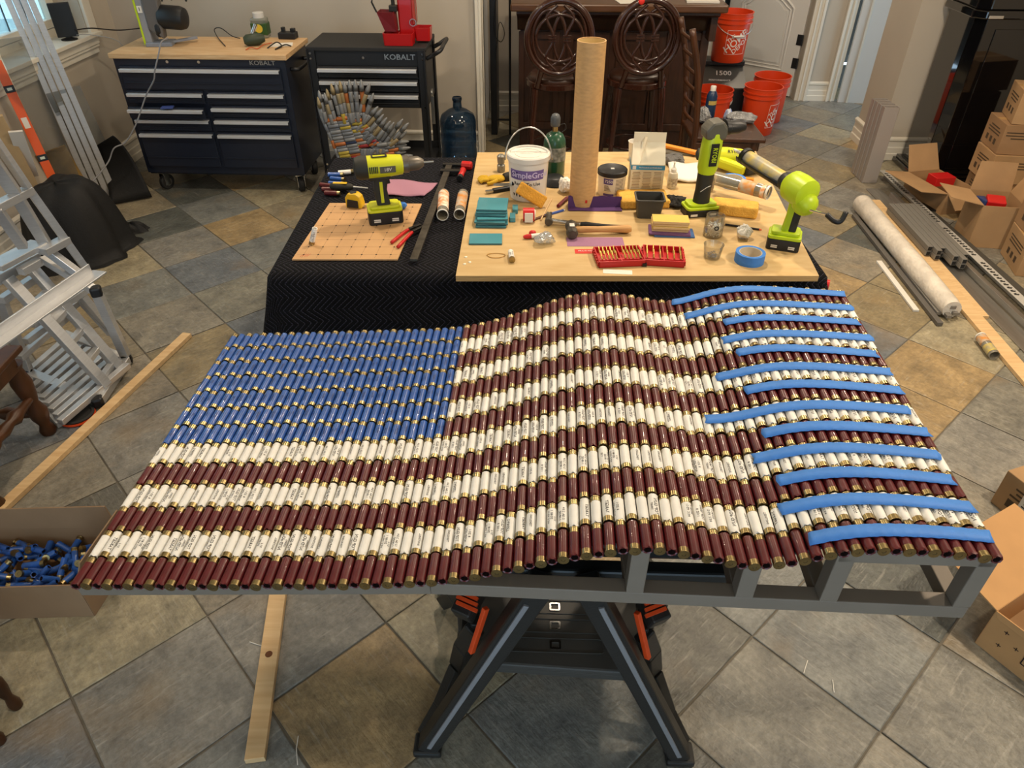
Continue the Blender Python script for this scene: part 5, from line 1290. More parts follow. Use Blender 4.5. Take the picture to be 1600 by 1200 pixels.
for (a, b), k_ in zip(((345, 520, 395, 600), (325, 505, 360, 590), (395, 480, 420, 565), (425, 470, 445, 565), (400, 620, 415, 720), (420, 630, 445, 720), (535, 760, 560, 850), (800, 780, 815, 880), (770, 790, 780, 880)), 'ytggsgyst') if False else []: pass
for (x0, y0, x1, y1), k_ in zip(((345, 520, 395, 600), (325, 505, 360, 590), (395, 480, 420, 565), (425, 470, 445, 565), (400, 620, 415, 720), (420, 630, 445, 720), (535, 760, 560, 850), (800, 780, 815, 880), (770, 790, 780, 880)), 'ytggsgyst'): piece(x0, y0, x1, y1, k_, False, .008)
MB().bar(S3(330, 1040, .03)-so_, S3(430, 300, .05)-so_, .03, .01).bar(S3(330, 1040, .03)-so_, S3(900, 1000, .03)-so_, .03, .01).bar(S3(560, 820, .03)-so_, S3(760, 600, .03)-so_, .03, .01).build('backing', dark_metal, sc)
a = S3(450, 1040, .03)-so_
MB().bar(a, Vector((a.x, a.y, -so_.z+.002)), .03, .02).box((a.x, a.y, -so_.z+.006), (.22, .16, .012)).build('foot', dark_metal, sc)
print('sculpture pieces', npc)

# ---------------------------------------------------------------- bar counter and stools
dw = mat('dark_walnut', '#3f2415', .38, col2='#2c180d', vscale=6, stretch=(10, 10, 1.2), coat=.15)
dw2 = mat('walnut_top', '#5b3a1f', .35, col2='#472c17', vscale=5, stretch=(1.5, 12, 12), coat=.2)
stoolw = mat('stool_mahogany', '#33190f', .25, var=.2, vscale=10, coat=.4)
bar_ = thing('bar_counter', 'dark wooden bar counter with heavy moulded top behind the stools', 'bar counter', (.70, 5.70, 0), -2.6)
MB().box((.04, .22, .49), (1.36, .44, .98)).build('carcass', dw, bar_, bevel=.004)
for k in range(4):
    x = -.50+k*.36
    MB().plate(rrect(.30, .70, .004, cx=x, cy=.5), rrect(.22, .60, .004, cx=x, cy=.5), 0, .022, M=Matrix.Rotation(math.pi/2, 4, 'X')).build('front_panel', dw, bar_, bevel=.003)
m = MB(); prof = [(-.02, .86), (-.05, .88), (-.08, .94), (-.13, .97), (-.20, .985), (-.23, 1.0), (-.23, 1.02), (0, 1.02)]
k = len(prof); vs = [(-.66, y, z) for y, z in prof]+[(.74, y, z) for y, z in prof]; m.add(vs, [(i, (i+1) % k, k+(i+1) % k, k+i) for i in range(k)]+[tuple(range(k-1, -1, -1)), tuple(range(k, 2*k))]); m.build('cove_moulding', dw, bar_, smooth=40)
MB().box((.04, .10, 1.045), (1.48, .74, .05)).build('counter_top', dw2, bar_, bevel=.01)
MB().box((.70, .2, .45), (.06, .46, .9)).box((.72, .0, .90), (.05, .3, .16)).build('end_pilaster', dw, bar_, bevel=.006)
for (x, y, w_, d_c, hh, cc, rz, lab) in ((.15, -.15, .24, .16, .004, '#d8d4c8', 8, 'white papers lying on the bar top behind the left stool'), (.62, -.12, .22, .16, .012, '#cfcac0', -6, 'stack of papers on the bar top above the right stool'), (.65, .12, .2, .2, .03, '#b9b2a6', 3, 'pale box at the right end of the bar top')):
    p = bar_.matrix_basis @ Vector((x, y, 1.0715)) if False else Vector((.70, 5.70, 0)) + Matrix.Rotation(R(-2.6), 4, 'Z').to_3x3() @ Vector((x, y, 1.0712))
    tag(MB().box((0, 0, hh/2), (w_, d_c, hh)).build('papers' if hh < .02 else 'flat_box', mat('pap_'+cc, cc, .7), loc=p, rot=(0, 0, rz)), lab, 'paper' if hh < .02 else 'box')
def stool(x, y, rz, lab):
    o = thing('bar_stool', lab, 'bar stool', (x, y, 0), rz, 'bar stools')
    sz = .66
    MB().lathe([(.19, sz-.04), (.205, sz-.03), (.205, sz), (.195, sz+.005)], 28, xf((0, .19, 0))).build('seat_frame', stoolw, o, smooth=40)
    MB().lathe([(.185, sz+.004), (.19, sz+.02), (.17, sz+.042), (.10, sz+.05), (.01, sz+.052)], 28, xf((0, .19, 0))).build('cushion', mat('stool_leather', '#3a2318', .35), o, smooth=60)
    for sx in (-1, 1):
        for yy in (.04, .34):
            MB().rev((sx*.145, yy, sz-.03), (sx*.185, yy+(-.05 if yy < .1 else .05), 0), [(.024, 0), (.020, .2), (.016, .45), (.014, .63)], 10).build('leg', stoolw, o, smooth=40)
    MB().tube([(.17*math.cos(a/16*6.283), .19+.17*math.sin(a/16*6.283), .22) for a in range(16)], .010, 8, closed=True).build('foot_ring', stoolw, o, smooth=True)
    # oval back with interlaced rings
    cz_, rx, rz_ = .955, .205, .215; bk = -.02
    ov = [(rx*math.cos(a/40*6.283), bk-.02*math.sin(a/40*6.283)*0, cz_+rz_*math.sin(a/40*6.283)) for a in range(40)]
    MB().tube(ov, .021, 10, closed=True).build('back_oval', stoolw, o, smooth=True)
    fw = MB()
    for s in (-1, 1):
        fw.tube([(s*.065+.105*math.cos(a/28*6.283), bk+.004*s, cz_+.165*math.sin(a/28*6.283)) for a in range(28)], .0105, 8, closed=True)
    fw.tube([(.15*math.cos(a/28*6.283), bk-.006, cz_+.11*math.sin(a/28*6.283)*1.25) for a in range(28)], .010, 8, closed=True)
    for s in (-1, 1):
        fw.tube(spline([(s*.02, bk-.008, cz_+.19), (s*.085, bk-.008, cz_+.12), (s*.045, bk-.01, cz_+.03), (s*.045, bk-.01, cz_-.03), (s*.085, bk-.008, cz_-.12), (s*.02, bk-.008, cz_-.19)], 6), .010, 8)
        for k in range(3): fw.box((s*.047, bk-.018, cz_-.016+k*.016), (.05, .012, .007))
    fw.build('back_fretwork', stoolw, o, smooth=50)
    for s in (-1, 1): MB().rev((s*.11, bk, cz_-.19), (s*.135, .03, sz-.02), [(.022, 0), (.018, .06), (.02, .13)], 10).build('back_post', stoolw, o, smooth=40)
stool(.302, 4.98, 0, 'dark mahogany bar stool with interlaced oval back, half behind the kraft tube')
stool(.862, 5.0, 2, 'dark mahogany bar stool with interlaced oval back, right of the kraft tube')
m = MB(); m.ball((0, 0, 0), (.02, .008, .02)); tag(m.build('red_bow', mat('bow_red', '#d0281e', .6), smooth=True, loc=(.80, 4.955, 1.165)), 'small red bow on top of the right stool back', 'bow')
# ladder-back chair used as a shelf
oakw = mat('chair_oak', '#4a2a15', .35, col2='#371d0c', vscale=6, stretch=(4, 4, 1), coat=.2)
cc = thing('side_chair', 'brown ladder-back chair seen from the side, holding bags and a bottle', 'chair', (1.36, 4.75, 0), 0)
def turned(par, x, y, z1, m_, name='leg', lean=(0, 0), s=1.0):
    pr_ = [(.018, 0), (.022, .02), (.014, .05), (.024, .09), (.026, .12), (.016, .16), (.022, .20), (.027, .26), (.02, .32), (.028, .36), (.028, z1)]
    pr_ = [(r*s, min(z, z1)) for r, z in pr_]; return MB().rev((x+lean[0], y+lean[1], 0), (x, y, z1), pr_, 12).build(name, m_, par, smooth=40)
for x, y in ((.18, -.18), (.18, .18), (-.18, -.16), (-.18, .16)): turned(cc, x, y, .43, oakw)
MB().prism([(-.22, -.19), (.24, -.23), (.25, .23), (-.22, .19)], .43, .46).build('seat', oakw, cc, bevel=.008)
MB().box((.205, 0, .395), (.03, .36, .06)).box((0, -.185, .395), (.4, .025, .06)).box((0, .185, .395), (.4, .025, .06)).build('apron', oakw, cc, bevel=.003)
for y in (-.18, .18):
    MB().tube(spline([(-.21, y, .02), (-.20, y, .45), (-.235, y, .8), (-.31, y, 1.08)], 8), .020, 8).build('back_post', oakw, cc, smooth=True)
for k in range(6):
    z = .54+k*.095; x = interp([(.45, -.20), (.8, -.235), (1.08, -.31)], z)
    MB().tube(spline([(x, -.18, z), (x-.03, 0, z+.01), (x, .18, z)], 5), .011, 8).build('back_slat', oakw, cc, smooth=True)
# things on the chair seat
cs_ = .461
bt = thing('cleaner_bottle', 'dark blue bottle with white cap standing on the chair seat', 'bottle', W(1107, 186, cs_), 0)
MB().lathe([(.032, 0), (.035, .005), (.035, .15), (.026, .175), (.016, .185)], 22).build('bottle', mat('bottle_navy', '#1d3352', .3), bt, smooth=40)
MB().lathe([(.0185, .183), (.0185, .21), (.016, .213)], 18).build('cap', white_pl, bt, smooth=40)
m = MB(); wrap(m, .0355, .0355, 1, 230, 330, .10, .125); m.build('label', mat('label_gold', '#b59d55', .5), bt, smooth=True)
bagm = mat('grey_bag', '#8a8b8c', .18, .0, var=.3, vscale=25, bump=1.0, bscale=40, coat=.5)
crumple('plastic_bag', W(1096, 192, cs_), (.07, .09, .06), bagm, 'crinkled silver plastic bag at the back of the chair seat', 'bag', 41)
crumple('plastic_bag', W(1152, 190, cs_), (.12, .08, .04), bagm, 'flat crinkled plastic bag at the front of the chair seat', 'bag', 44)
crumple('tape_bundle', W(1136, 187, cs_), (.04, .035, .04), mat('bundle_white', '#c6cbd6', .5, col2='#3f63b5', vscale=18, detail=1), 'small white and blue bundle between the bags on the chair', 'bundle', 45)
# ---------------------------------------------------------------- orange buckets and black machine
bkt_m = mat('bucket_orange', '#d8431a', .38); prt = mat('print_white', '#e8e0d8', .5)
def bucket(p, rz, lab, prnt=True, handle=True):
    o = thing('bucket', lab, 'bucket', p, rz, 'orange buckets')
    h, r0, r1 = .37, .128, .150
    MB().lathe([(r0, 0), (r0+.003, .004), (r1-.008, h-.08), (r1+.004, h-.078), (r1+.004, h-.068), (r1-.004, h-.066), (r1-.003, h-.045), (r1+.005, h-.043), (r1+.005, h-.034), (r1-.002, h-.032), (r1+.001, h-.006), (r1+.005, h-.004), (r1+.005, h), (r1-.004, h), (r0-.004, .01), (.001, .008)], 36).build('pail', bkt_m, o, smooth=35)
    if handle: MB().tube([((r1+.012)*math.cos(R(a)), -(r1+.012)*abs(math.sin(R(a)))*1.0, h-.06-.155*math.sin(R(a))) for a in range(180, 361, 10)] if False else [((r1+.010)*math.cos(R(a)), (r1+.010)*math.sin(R(a)), h-.05+.11*math.sin(R(a))) for a in range(180, 361, 9)], .003, 6).build('wire_handle', steel, o, smooth=True)
    if handle: MB().cyl((-.045, -r1-.010, h-.16), (.045, -r1-.010, h-.16), .008, n=10).build('handle_grip', white_pl, o, smooth=40)
    if prnt:
        m = MB()
        def put(s, size, cx, cy):
            ca2, sa2 = math.cos(R(42)), math.sin(R(42))
            def fn(px, py):
                px, py = px+cx, py+cy; qx, qy = px*ca2-py*sa2, px*sa2+py*ca2
                z = .16+qy; r = r0+(r1-r0)*z/h+.0022; a = R(270)+qx/r; return (r*math.cos(a), r*math.sin(a), z)
            m.text(s, size, None, 0, fn)
        put('THE', .042, -.015, .052); put('HOME', .078, .0, .008); put('DEPOT', .052, .012, -.042)
        def ring(u, v): return None
        for (x0, z0, x1, z1) in ((-.085, .07, .085, .07), (-.085, .25, .085, .25), (-.085, .07, -.085, .25), (.085, .07, .085, .25)):
            pts = []
            for k in range(9):
                x, z = x0+(x1-x0)*k/8, z0+(z1-z0)*k/8; r = r0+(r1-r0)*z/h+.001; a = R(270)+x/r; pts.append((r*math.cos(a), r*math.sin(a), z))
            m.tube(pts, .0016, 4)
        m.build('logo_print', prt, o)
    return o
gen = thing('power_station', 'black power tool case with slanted grey top and round pulse emblem', 'machine', (1.79, 6.46, 0), -6)
gen.scale = (1, 1, .845)
MB().prism([(-.19, 0), (.19, 0), (.19, .36), (-.19, .36)], -.15, .16, Matrix.Rotation(math.pi/2, 4, 'X')).build('body', black_pl, gen, bevel=.01)
m = MB(); m.add([(-.19, -.16, .36), (.19, -.16, .36), (.17, .06, .53), (-.17, .06, .53), (.17, .15, .53), (-.17, .15, .53), (.19, .15, .36), (-.19, .15, .36)], [(0, 1, 2, 3), (3, 2, 4, 5), (5, 4, 6, 7), (1, 6, 4, 2), (0, 3, 5, 7)]); m.build('slanted_lid', mat('lid_grey', '#5a5854', .3, coat=.3), gen)
MB().box((0, .07, .548), (.34, .17, .05)).build('top_tray', black_pl, gen, bevel=.01)
MB().prism(circ(.065, 28), 0, .003, xf((.03, -.1605, .235), (90, 0, 0))).build('emblem_disc', prt, gen)
MB().tube([(-.02, -.166, .235), (.005, -.166, .235), (.018, -.166, .262), (.035, -.166, .208), (.052, -.166, .250), (.062, -.166, .235), (.085, -.166, .240)], .0045, 6).build('pulse_mark', mat('pulse_red', '#a3262a', .5), gen)
lm = xf((0, -.052, .446), (math.degrees(math.atan2(.17, .22)), 0, 0))
MB().text('1500', .07, lm @ xf((0, .02, .003)), 0).build('number_print', prt, gen); MB().text('PERFORMANCE', .026, lm @ xf((-.03, -.06, .003)), 0).build('lid_print', prt, gen)
bucket((1.81, 6.47, .485), 8, 'orange bucket with white print stacked on the black machine')
bucket((2.05, 6.11, 0), 50, 'orange bucket nearest the camera, standing on the floor', handle=False)
bucket((2.22, 6.44, 0), 20, 'orange bucket on the floor behind the nearest one', handle=False, prnt=False)
bucket((1.625, 6.02, .0), 0, 'orange bucket standing behind the blue bottle', handle=False, prnt=False)
# black rack in the alcove
rk = thing('metal_rack', 'narrow black metal rack in the alcove left of the bar', 'rack', RM(-.42, 6.15), -2.6)
MB().box((0, 0, .55), (.05, .28, 1.1)).build('side_panel', cart_blk, rk, bevel=.003)
MB().cyl((.13, -.12, 0), (.13, -.12, 1.1), .009, n=8).build('post', cart_blk, rk)
for z in (.12, 1.09): MB().bar((0, -.12, z), (.13, -.12, z), .014, .014).build('rail', cart_blk, rk)
MB().tube(spline([(.03, -.15, 1.05), (.01, -.16, .8), (.06, -.16, .72), (.09, -.15, .78), (.05, -.15, .85), (.02, -.16, .6)], 6), .003, 5).build('hanging_wire', black_pl, rk)
# ---------------------------------------------------------------- left side: ladder, panels, covers, box, chair
# folded aluminium ladder
ld = thing('folding_ladder', 'folded multi-section aluminium ladder with black corner joints', 'ladder', W(150, 560, 0), 0)
lo = Vector(ld.location); lo.z = 0
def LP(u, v, z): return W(u, v, z)-lo
cap_m = black_pl
def rail(a, b, name='rail', w_=.055, h=.026): return MB().bar(a, b, w_, h).build(name, alu, ld, bevel=.002)
def lcap(p, s=.05): return MB().box(tuple(p), (s, s, s), rot=(0, 0, 25)).build('corner_joint', cap_m, ld, bevel=.01)
J1, J2, A, B, J3 = LP(60, 399, .55), LP(150, 455, .42), LP(198, 560, .03), LP(153, 627, .03), LP(44, 582, .06)
for p in (J1, J2, A, B, J3): lcap(p, .046)
def sqr(u0, v0, z0, u1, v1, z1, name='rail', w_=.036, h=.03): return rail(LP(u0, v0, z0), LP(u1, v1, z1), name, w_, h)
rail(J1, J2, 'rail', .036, .03); rail(J2, A, 'rail', .04, .03); rail(B, J3, 'rail', .042, .03); rail(A, B, 'base_bar', .045, .035); rail(J3, LP(0, 465, .46), 'rail', .04, .03)
sqr(42, 410, .55, 186, 575, .05, w_=.045); sqr(12, 435, .55, 167, 603, .05, w_=.045)                    # the two long rails
rail(J1, LP(-14, 440, .55), 'top_bar', .05, .04)
sqr(32, 425, .58, 62, 408, .58, 'rung'); sqr(2, 470, .46, 52, 436, .46, 'rung')
for t in (.22, .40, .58, .76, .92):
    a = LP(12, 435, .55).lerp(LP(167, 603, .05), t); b = LP(42, 410, .55).lerp(LP(186, 575, .05), t); rail(a-Vector((.0, .0, .012)), b-Vector((0, 0, .012)), 'rung', .028, .024)
# folded rear section seen through the rails: close parallel rungs
for k in range(9):
    sqr(38+k*7, 588+k*9, .05, 104+k*12, 530+k*5, .06, 'rung', .03, .026)
sqr(100, 522, .09, 198, 562, .03, 'rail', .034, .03); sqr(40, 600, .05, 96, 662, .02, 'rail', .036, .03)
for k in range(3): sqr(30+k*10, 560-k*26, .22+.07*k, 108+k*14, 492-k*20, .22+.07*k, 'rung', .03, .026)
sqr(100, 440, .40, 172, 520, .10, 'rail', .04, .03); sqr(128, 462, .34, 180, 525, .08, 'rail', .036, .03)
# upper section going up out of the picture
sqr(137, 424, .46, 44, 294, .86, w_=.042); sqr(72, 382, .62, 22, 300, .88, w_=.042); sqr(36, 385, .66, -6, 325, .86, w_=.036)
sqr(46, 297, .86, -10, 326, .86, 'rung', .045, .03); sqr(62, 380, .63, -10, 418, .63, 'step', .085, .022); sqr(104, 374, .62, 66, 394, .62, 'rung', .05, .03)
sqr(42, 292, .88, -20, 200, 1.12, w_=.045, h=.02); sqr(22, 300, .88, -20, 240, 1.05, w_=.05, h=.02); sqr(72, 390, .60, 126, 430, .48, 'rail', .034, .03)
# straight aluminium bar across the ladder
a, b = W(-30, 555, .76), W(156, 424, .76); o = thing('aluminium_bar', 'long bright aluminium angle bar resting across the ladder', 'metal bar', a.lerp(b, .5)); c = a.lerp(b, .5)
MB().bar(a-c, b-c, .055, .006).bar(a-c+Vector((-.022, -.012, .018)), b-c+Vector((-.022, -.012, .018)), .006, .035).build('profile', alu, o, bevel=.001)
# leaning rails, sheets, level and boards by the left wall
def lean(name, pb, pt, w_, t, m_, lab, cat, parts=None, grp=None):
    c = pb; o = thing(name, lab, cat, pb, 0, grp); d = pt-pb
    MB().bar((0, 0, 0), d, w_, t, up=(.5, -.8, .35)).build('profile', m_, o, bevel=.001); return o
lab_ = ['nearest the orange level', 'second from the orange level', 'third from the orange level', 'nearest the tool chest']
for k in range(4):
    pb = W(150+k*11, 318-k*2, .0); pt = W(14+k*12, 4, 1.20); d = pt-pb
    lean('leaning_rail', pb+Vector((0, 0, .01)), pb+d*1.12, .034, .02, alu, 'tall aluminium rail leaning by the window, '+lab_[k], 'rail', grp='rails leaning on the wall')
acr = mat_clear('acrylic_clear', '#e6e8e8', .05, .10, .08, '#b9bcbc')
for k, (u0, v0, u1, v1, z1, w_, l_) in enumerate(((126, 324, 12, 60, 1.12, .13, 'clear acrylic sheet leaning behind the orange level'), (176, 300, 98, 140, .72, .20, 'clear acrylic sheet leaning right of the aluminium rails'))):
    pb, pt = W(u0, v0, .004), W(u1, v1, z1); lean('acrylic_sheet', pb, pt, w_, .005, acr, l_, 'sheet')
lv = thing('spirit_level', 'long orange spirit level with black vials leaning beside the ladder', 'level', W(92, 300, .25), 0)
pb = W(92, 300, .25); pt = W(-6, 95, .98); d = pt-pb
lvl_o = mat('level_orange', '#d9581c', .4)
MB().bar((0, 0, 0), d, .05, .022, up=(.5, -.8, .35)).build('beam', lvl_o, lv, bevel=.002)
for t in (.28, .8): q = d*t; MB().bar(q-d*.025, q+d*.025, .052, .030, up=(.5, -.8, .35)).build('vial_block', black_pl, lv, bevel=.003)
q = d*.55; MB().bar(q-d*.04, q+d*.04, .03, .0235, up=(.5, -.8, .35)).build('sticker', white_pl, lv)
for t in (.28, .8): q = d*t; MB().bar(q-d*.010, q+d*.010, .025, .0315, up=(.5, -.8, .35)).build('vial', mat('vial', '#c9d0c0', .2), lv)
lean('leaning_plank', W(60, 312, .2), W(-8, 182, .75), .075, .02, mat('plank_tan', '#b59a72', .6, var=.1), 'tan plank leaning behind the ladder', 'plank')
osb = mat('osb_board', '#a3834a', .7, col2='#7d6236', vscale=30)
lean('osb_piece', W(118, 300, .12), W(78, 235, .42), .18, .015, osb, 'drilled chipboard offcut leaning behind the orange level', 'board')
lean('panel_offcut', W(50, 275, .34), W(24, 205, .66), .07, .012, white_pl, 'white panel offcut leaning left of the orange level', 'panel')
# black cover over a machine
cloth_b = mat('black_cover', '#0c0c0d', .7, bump=.15, bscale=120)
def mound(name, c, rx, ry, h, lab, cat, m_, rz=0, seed=1, hem=.12, flat=2.6):
    rnd = random.Random(seed); ph = [rnd.uniform(0, 6.28) for _ in range(6)]; mb = MB(); nu, nv = 56, 22
    def fn(u, v):
        a = 2*math.pi*u
        r = min(1.0, v*1.25); fall = max(0, (v-.8)/.2)
        ca_, sa_ = math.cos(a), math.sin(a)
        prof = (1-r**flat)
        fold = 1+.07*math.sin(5*a+ph[0])*r*r+.045*math.sin(9*a+ph[1])*r*r+.03*math.sin(15*a+ph[2])*r**3
        R_ = (r**.8)*fold*(1+hem*fall)
        z = h*max(0, prof)*(1+.06*math.sin(3*a+ph[3])*r) + .006*(1-fall)*(1+math.sin(7*a+ph[4]))+.002
        return (rx*R_*ca_, ry*R_*sa_, z*(1+.10*ca_*r))
    mb.grid(fn, nu, nv); o = mb.build(name, m_, smooth=True, loc=c, rot=(0, 0, rz)); return tag(o, lab, cat)
mound('black_cover', W(128, 394, 0), .28, .25, .42, 'black fabric cover draped over a low machine behind the ladder', 'cover', cloth_b, 35, 3, .12, 4.2)
mound('cover_corner', W(207, 362, 0), .09, .05, .05, 'loose corner of black fabric lying beside the draped cover', 'cloth', cloth_b, 20, 6)
bf = thing('black_sheet', 'black flexible sheet leaning between the rails and the tool chest', 'sheet', W(185, 300, 0), 0); fo = Vector(bf.location)
q = [W(172, 320, .01)-fo, W(238, 308, .01)-fo, W(213, 262, .22)-fo, W(150, 228, .34)-fo]
q2 = W(176, 212, .44)-fo
m = MB(); m.grid(lambda u, v: tuple((q[0].lerp(q[1], u)*(1-v)**1.4 + (q[3].lerp(q2, u))*(1-(1-v)**1.4)) + Vector((0, .05*math.sin(v*3.1), 0))), 10, 12); m.build('sheet', cloth_b, bf, smooth=True, solid=.004)
# device on the window sill
sz_ = WZ0+.0255
dv = thing('wireless_router', 'black upright router on a small foot standing on the window sill', 'router', W(109, 62, sz_), 25)
MB().box((0, 0, .118), (.125, .035, .20)).build('case', black_pl, dv, bevel=.004); MB().lathe([(.05, 0), (.05, .006), (.018, .014), (.018, .02)], 20).build('foot', black_pl, dv, smooth=40)
p = Vector(dv.location)
cable('router_cable', [p+Vector((.06, -.01, .06)), p+Vector((.12, .10, .05)), p+Vector((.2, .3, .0)), p+Vector((.38, .42, .0))], .004, black_pl, 'black cable running from the router to the tool chest')
cable('router_lead', [p+Vector((.06, -.01, .03)), p+Vector((.12, .03, .025)), p+Vector((.28, .08, -.03)), p+Vector((.30, .10, -.18)), p+Vector((.30, .11, -.4))], .0025, mat('lead_grey', '#9a9a98', .5), 'thin grey lead hanging from the router over the sill')
# wooden chair with turned legs at the left edge
ck = thing('wooden_chair', 'brown wooden chair with turned legs cut off by the left edge', 'chair', W(72, 676, 0), 0)
chw = mat('chair_brown', '#4d2c16', .4, col2='#38200c', vscale=6, stretch=(3, 3, 1))
for x, y in ((0, 0), (-.42, .0), (.03, -.42), (-.40, -.40)): turned(ck, x, y, .345, chw, 'leg', (.015 if x > -.2 else -.015, 0), 1.45)
MB().prism([(.045, .045), (-.46, .045), (-.45, -.46), (.06, -.46)], .385, .41).build('seat', chw, ck, bevel=.008)
MB().box((-.2, .0, .355), (.42, .04, .06)).box((.012, -.21, .355), (.04, .40, .06)).build('apron', chw, ck, bevel=.003)
for a, b in (((.01, 0, .10), (-.41, .0, .10)), ((.02, -.02, .19), (.03, -.40, .19))):
    L = (Vector(b)-Vector(a)).length; MB().rev(a, b, [(.014, 0), (.02, L*.2), (.03, L*.3), (.018, L*.38), (.026, L*.5), (.018, L*.62), (.03, L*.7), (.02, L*.8), (.014, L)], 10).build('stretcher', chw, ck, smooth=40)
st2 = thing('foot_stool', 'small wooden stool whose turned feet show at the lower left edge', 'stool', W(-60, 1120, 0), 0)
for x, y in ((.12, .03), (.13, -.07), (-.15, .03), (-.15, -.2)): turned(st2, x, y, .2, chw, 'leg', (.02, 0), .8)
MB().prism([(-.22, -.26), (.12, -.26), (.12, .08), (-.22, .08)], .2, .22).build('seat', chw, st2, bevel=.006)
# puck on the floor
pk_ = thing('suction_cup', 'round black disc with orange rim on the floor by the ladder', 'disc', W(122, 652, 0), 0)
MB().lathe([(.066, 0), (.072, .006), (.070, .014)], 30).build('rim', orange_pl, pk_, smooth=40); MB().lathe([(.068, .012), (.070, .02), (.060, .024), (.054, .017), (.01, .017)], 30).build('pad', dark_rub, pk_, smooth=40)
# pine strips on the floor
def strip(name, a, b, w_, h, lab, m_=None, cat='wood strip', z=0):
    c = a.lerp(b, .5); o = MB().bar(a-c+Vector((0, 0, h/2+.0008+z)), b-c+Vector((0, 0, h/2+.0008+z)), w_, h).build(name, m_ or pine, loc=c, bevel=.0015); return tag(o, lab, cat)
a, b = W(-40, 840, 0), W(294, 526, 0)
strip('pine_strip', a, b, .045, .022, 'long pale pine strip on the floor left of the flag')
a, b = W(400, 1192, 0), W(438, 915, 0)
strip('pine_strip', a, b, .052, .022, 'pale pine strip with a knot on the floor under the flag front')
o = bpy.context.scene.objects.get('pine_strip.001')
kn = MB(); kn.lathe([(.011, 0), (.010, .0006)], 12); kp = W(420, 1022, .0234); tagk = kn.build('knot', mat('knot', '#6a3d1c', .7), o, loc=kp-o.location)
for k, (pts, l_) in enumerate((([(465, 1195), (463, 1170), (466, 1150)], 'short white thread on the floor right of the pine strip'), ([(390, 1003), (402, 1007), (414, 1010)], 'short white thread on the floor left of the pine strip'), ([(1262, 1032), (1258, 1044), (1256, 1052)], 'short pale splinter on the floor under the right of the flag'), ([(1301, 1062), (1302, 1072), (1303, 1082)], 'thin pale splinter nearer the camera on the right floor'))):
    tag(MB().tube([W(u, v, .002) for u, v in pts], .0014, 5).build('thread', paper_w), l_, 'thread')
# carton of loose blue shells
def carton(name, corners, h, lab, cat='box', flaps=(), m_=None, t=.004, closed=False, zb=0.0):
    """open carton over four floor corners (front-left, front-right, back-right, back-left)"""
    c = sum((Vector(p) for p in corners), Vector())/4; c.z = zb; o = thing(name, lab, cat, c); Q = [Vector(p)-c for p in corners]
    for q_ in Q: q_.z = 0
    m_ = m_ or kraft
    for i in range(4):
        a, b = Q[i], Q[(i+1) % 4]; MB().add([a, b, b+Vector((0, 0, h)), a+Vector((0, 0, h))], [(0, 1, 2, 3)]).build('side', m_, o, solid=t)
    MB().add([q_+Vector((0, 0, .003)) for q_ in Q], [(0, 1, 2, 3)]).build('bottom', kraft_d, o, solid=t)
    for (i, L, ang) in flaps:
        a, b = Q[i]+Vector((0, 0, h)), Q[(i+1) % 4]+Vector((0, 0, h)); e = (b-a).normalized(); out = Vector((e.y, -e.x, 0))
        d = out*math.cos(R(ang))+Vector((0, 0, math.sin(R(ang)))); ins = e*.012
        MB().add([a, b, b+d*L-ins, a+d*L+ins], [(0, 1, 2, 3)]).build('flap', m_, o, solid=t)
    return o
fl, frr = W(-80, 969, 0), W(148, 962, 0); dep = Vector((.02, .235, 0))
bx = carton('shell_carton', (fl, frr, frr+dep, fl+dep), .155, 'open brown carton of loose blue spent shells on the floor', 'box', ((1, .10, 68), (2, .09, 88), (3, .09, 60)), mat('kraft_grey', '#8d7256', .85, var=.08))
random.seed(33); cx = (fl+frr)/2+dep/2
pos_words = 0
for k in range(70):
    u, v = random.uniform(.14, .9), random.uniform(.14, .88)
    p = fl.lerp(frr, u)+dep*v; p.z = .075+random.uniform(0, .05)
    q_ = loose_shell(p, 'blue', 'loose blue spent shell in the open carton at the left', (random.uniform(-55, 55), random.uniform(0, 360), random.uniform(0, 360)), k % 3, 'blue shells in the carton')
# ---------------------------------------------------------------- right side: metal stock, planks, cartons, cabinet
# bundle of four upright aluminium tubes
UB = W(1346, 287, 0)
for k in range(4):
    p = UB+Vector((.01, .035+k*.058, 0)); m = MB(); m.plate(rrect(.10, .052, .002, 1), rrect(.094, .046, .002, 1), 0.002, .525); o = m.build('upright_tube', mat('tube_satin', '#a59d97', .42, .3), loc=p+Vector((.05, 0, 0)), rot=(0, 0, -2.6), bevel=.0008)
    tag(o, ['front', 'second', 'third', 'rearmost'][k]+' of four rectangular aluminium tubes standing upright near the pillar', 'tube', 'upright aluminium tubes')
def ln(x0, y0, x1, y1, w_, h, name, lab, m_, cat, z=0.0):
    return strip(name, Vector((x0, y0, 0)), Vector((x1, y1, 0)), w_, h, lab, m_, cat, z)
sheet_m = mat('mill_aluminium', '#b3b1ac', .35, .9, var=.12, vscale=8, stretch=(6, .6, 6))
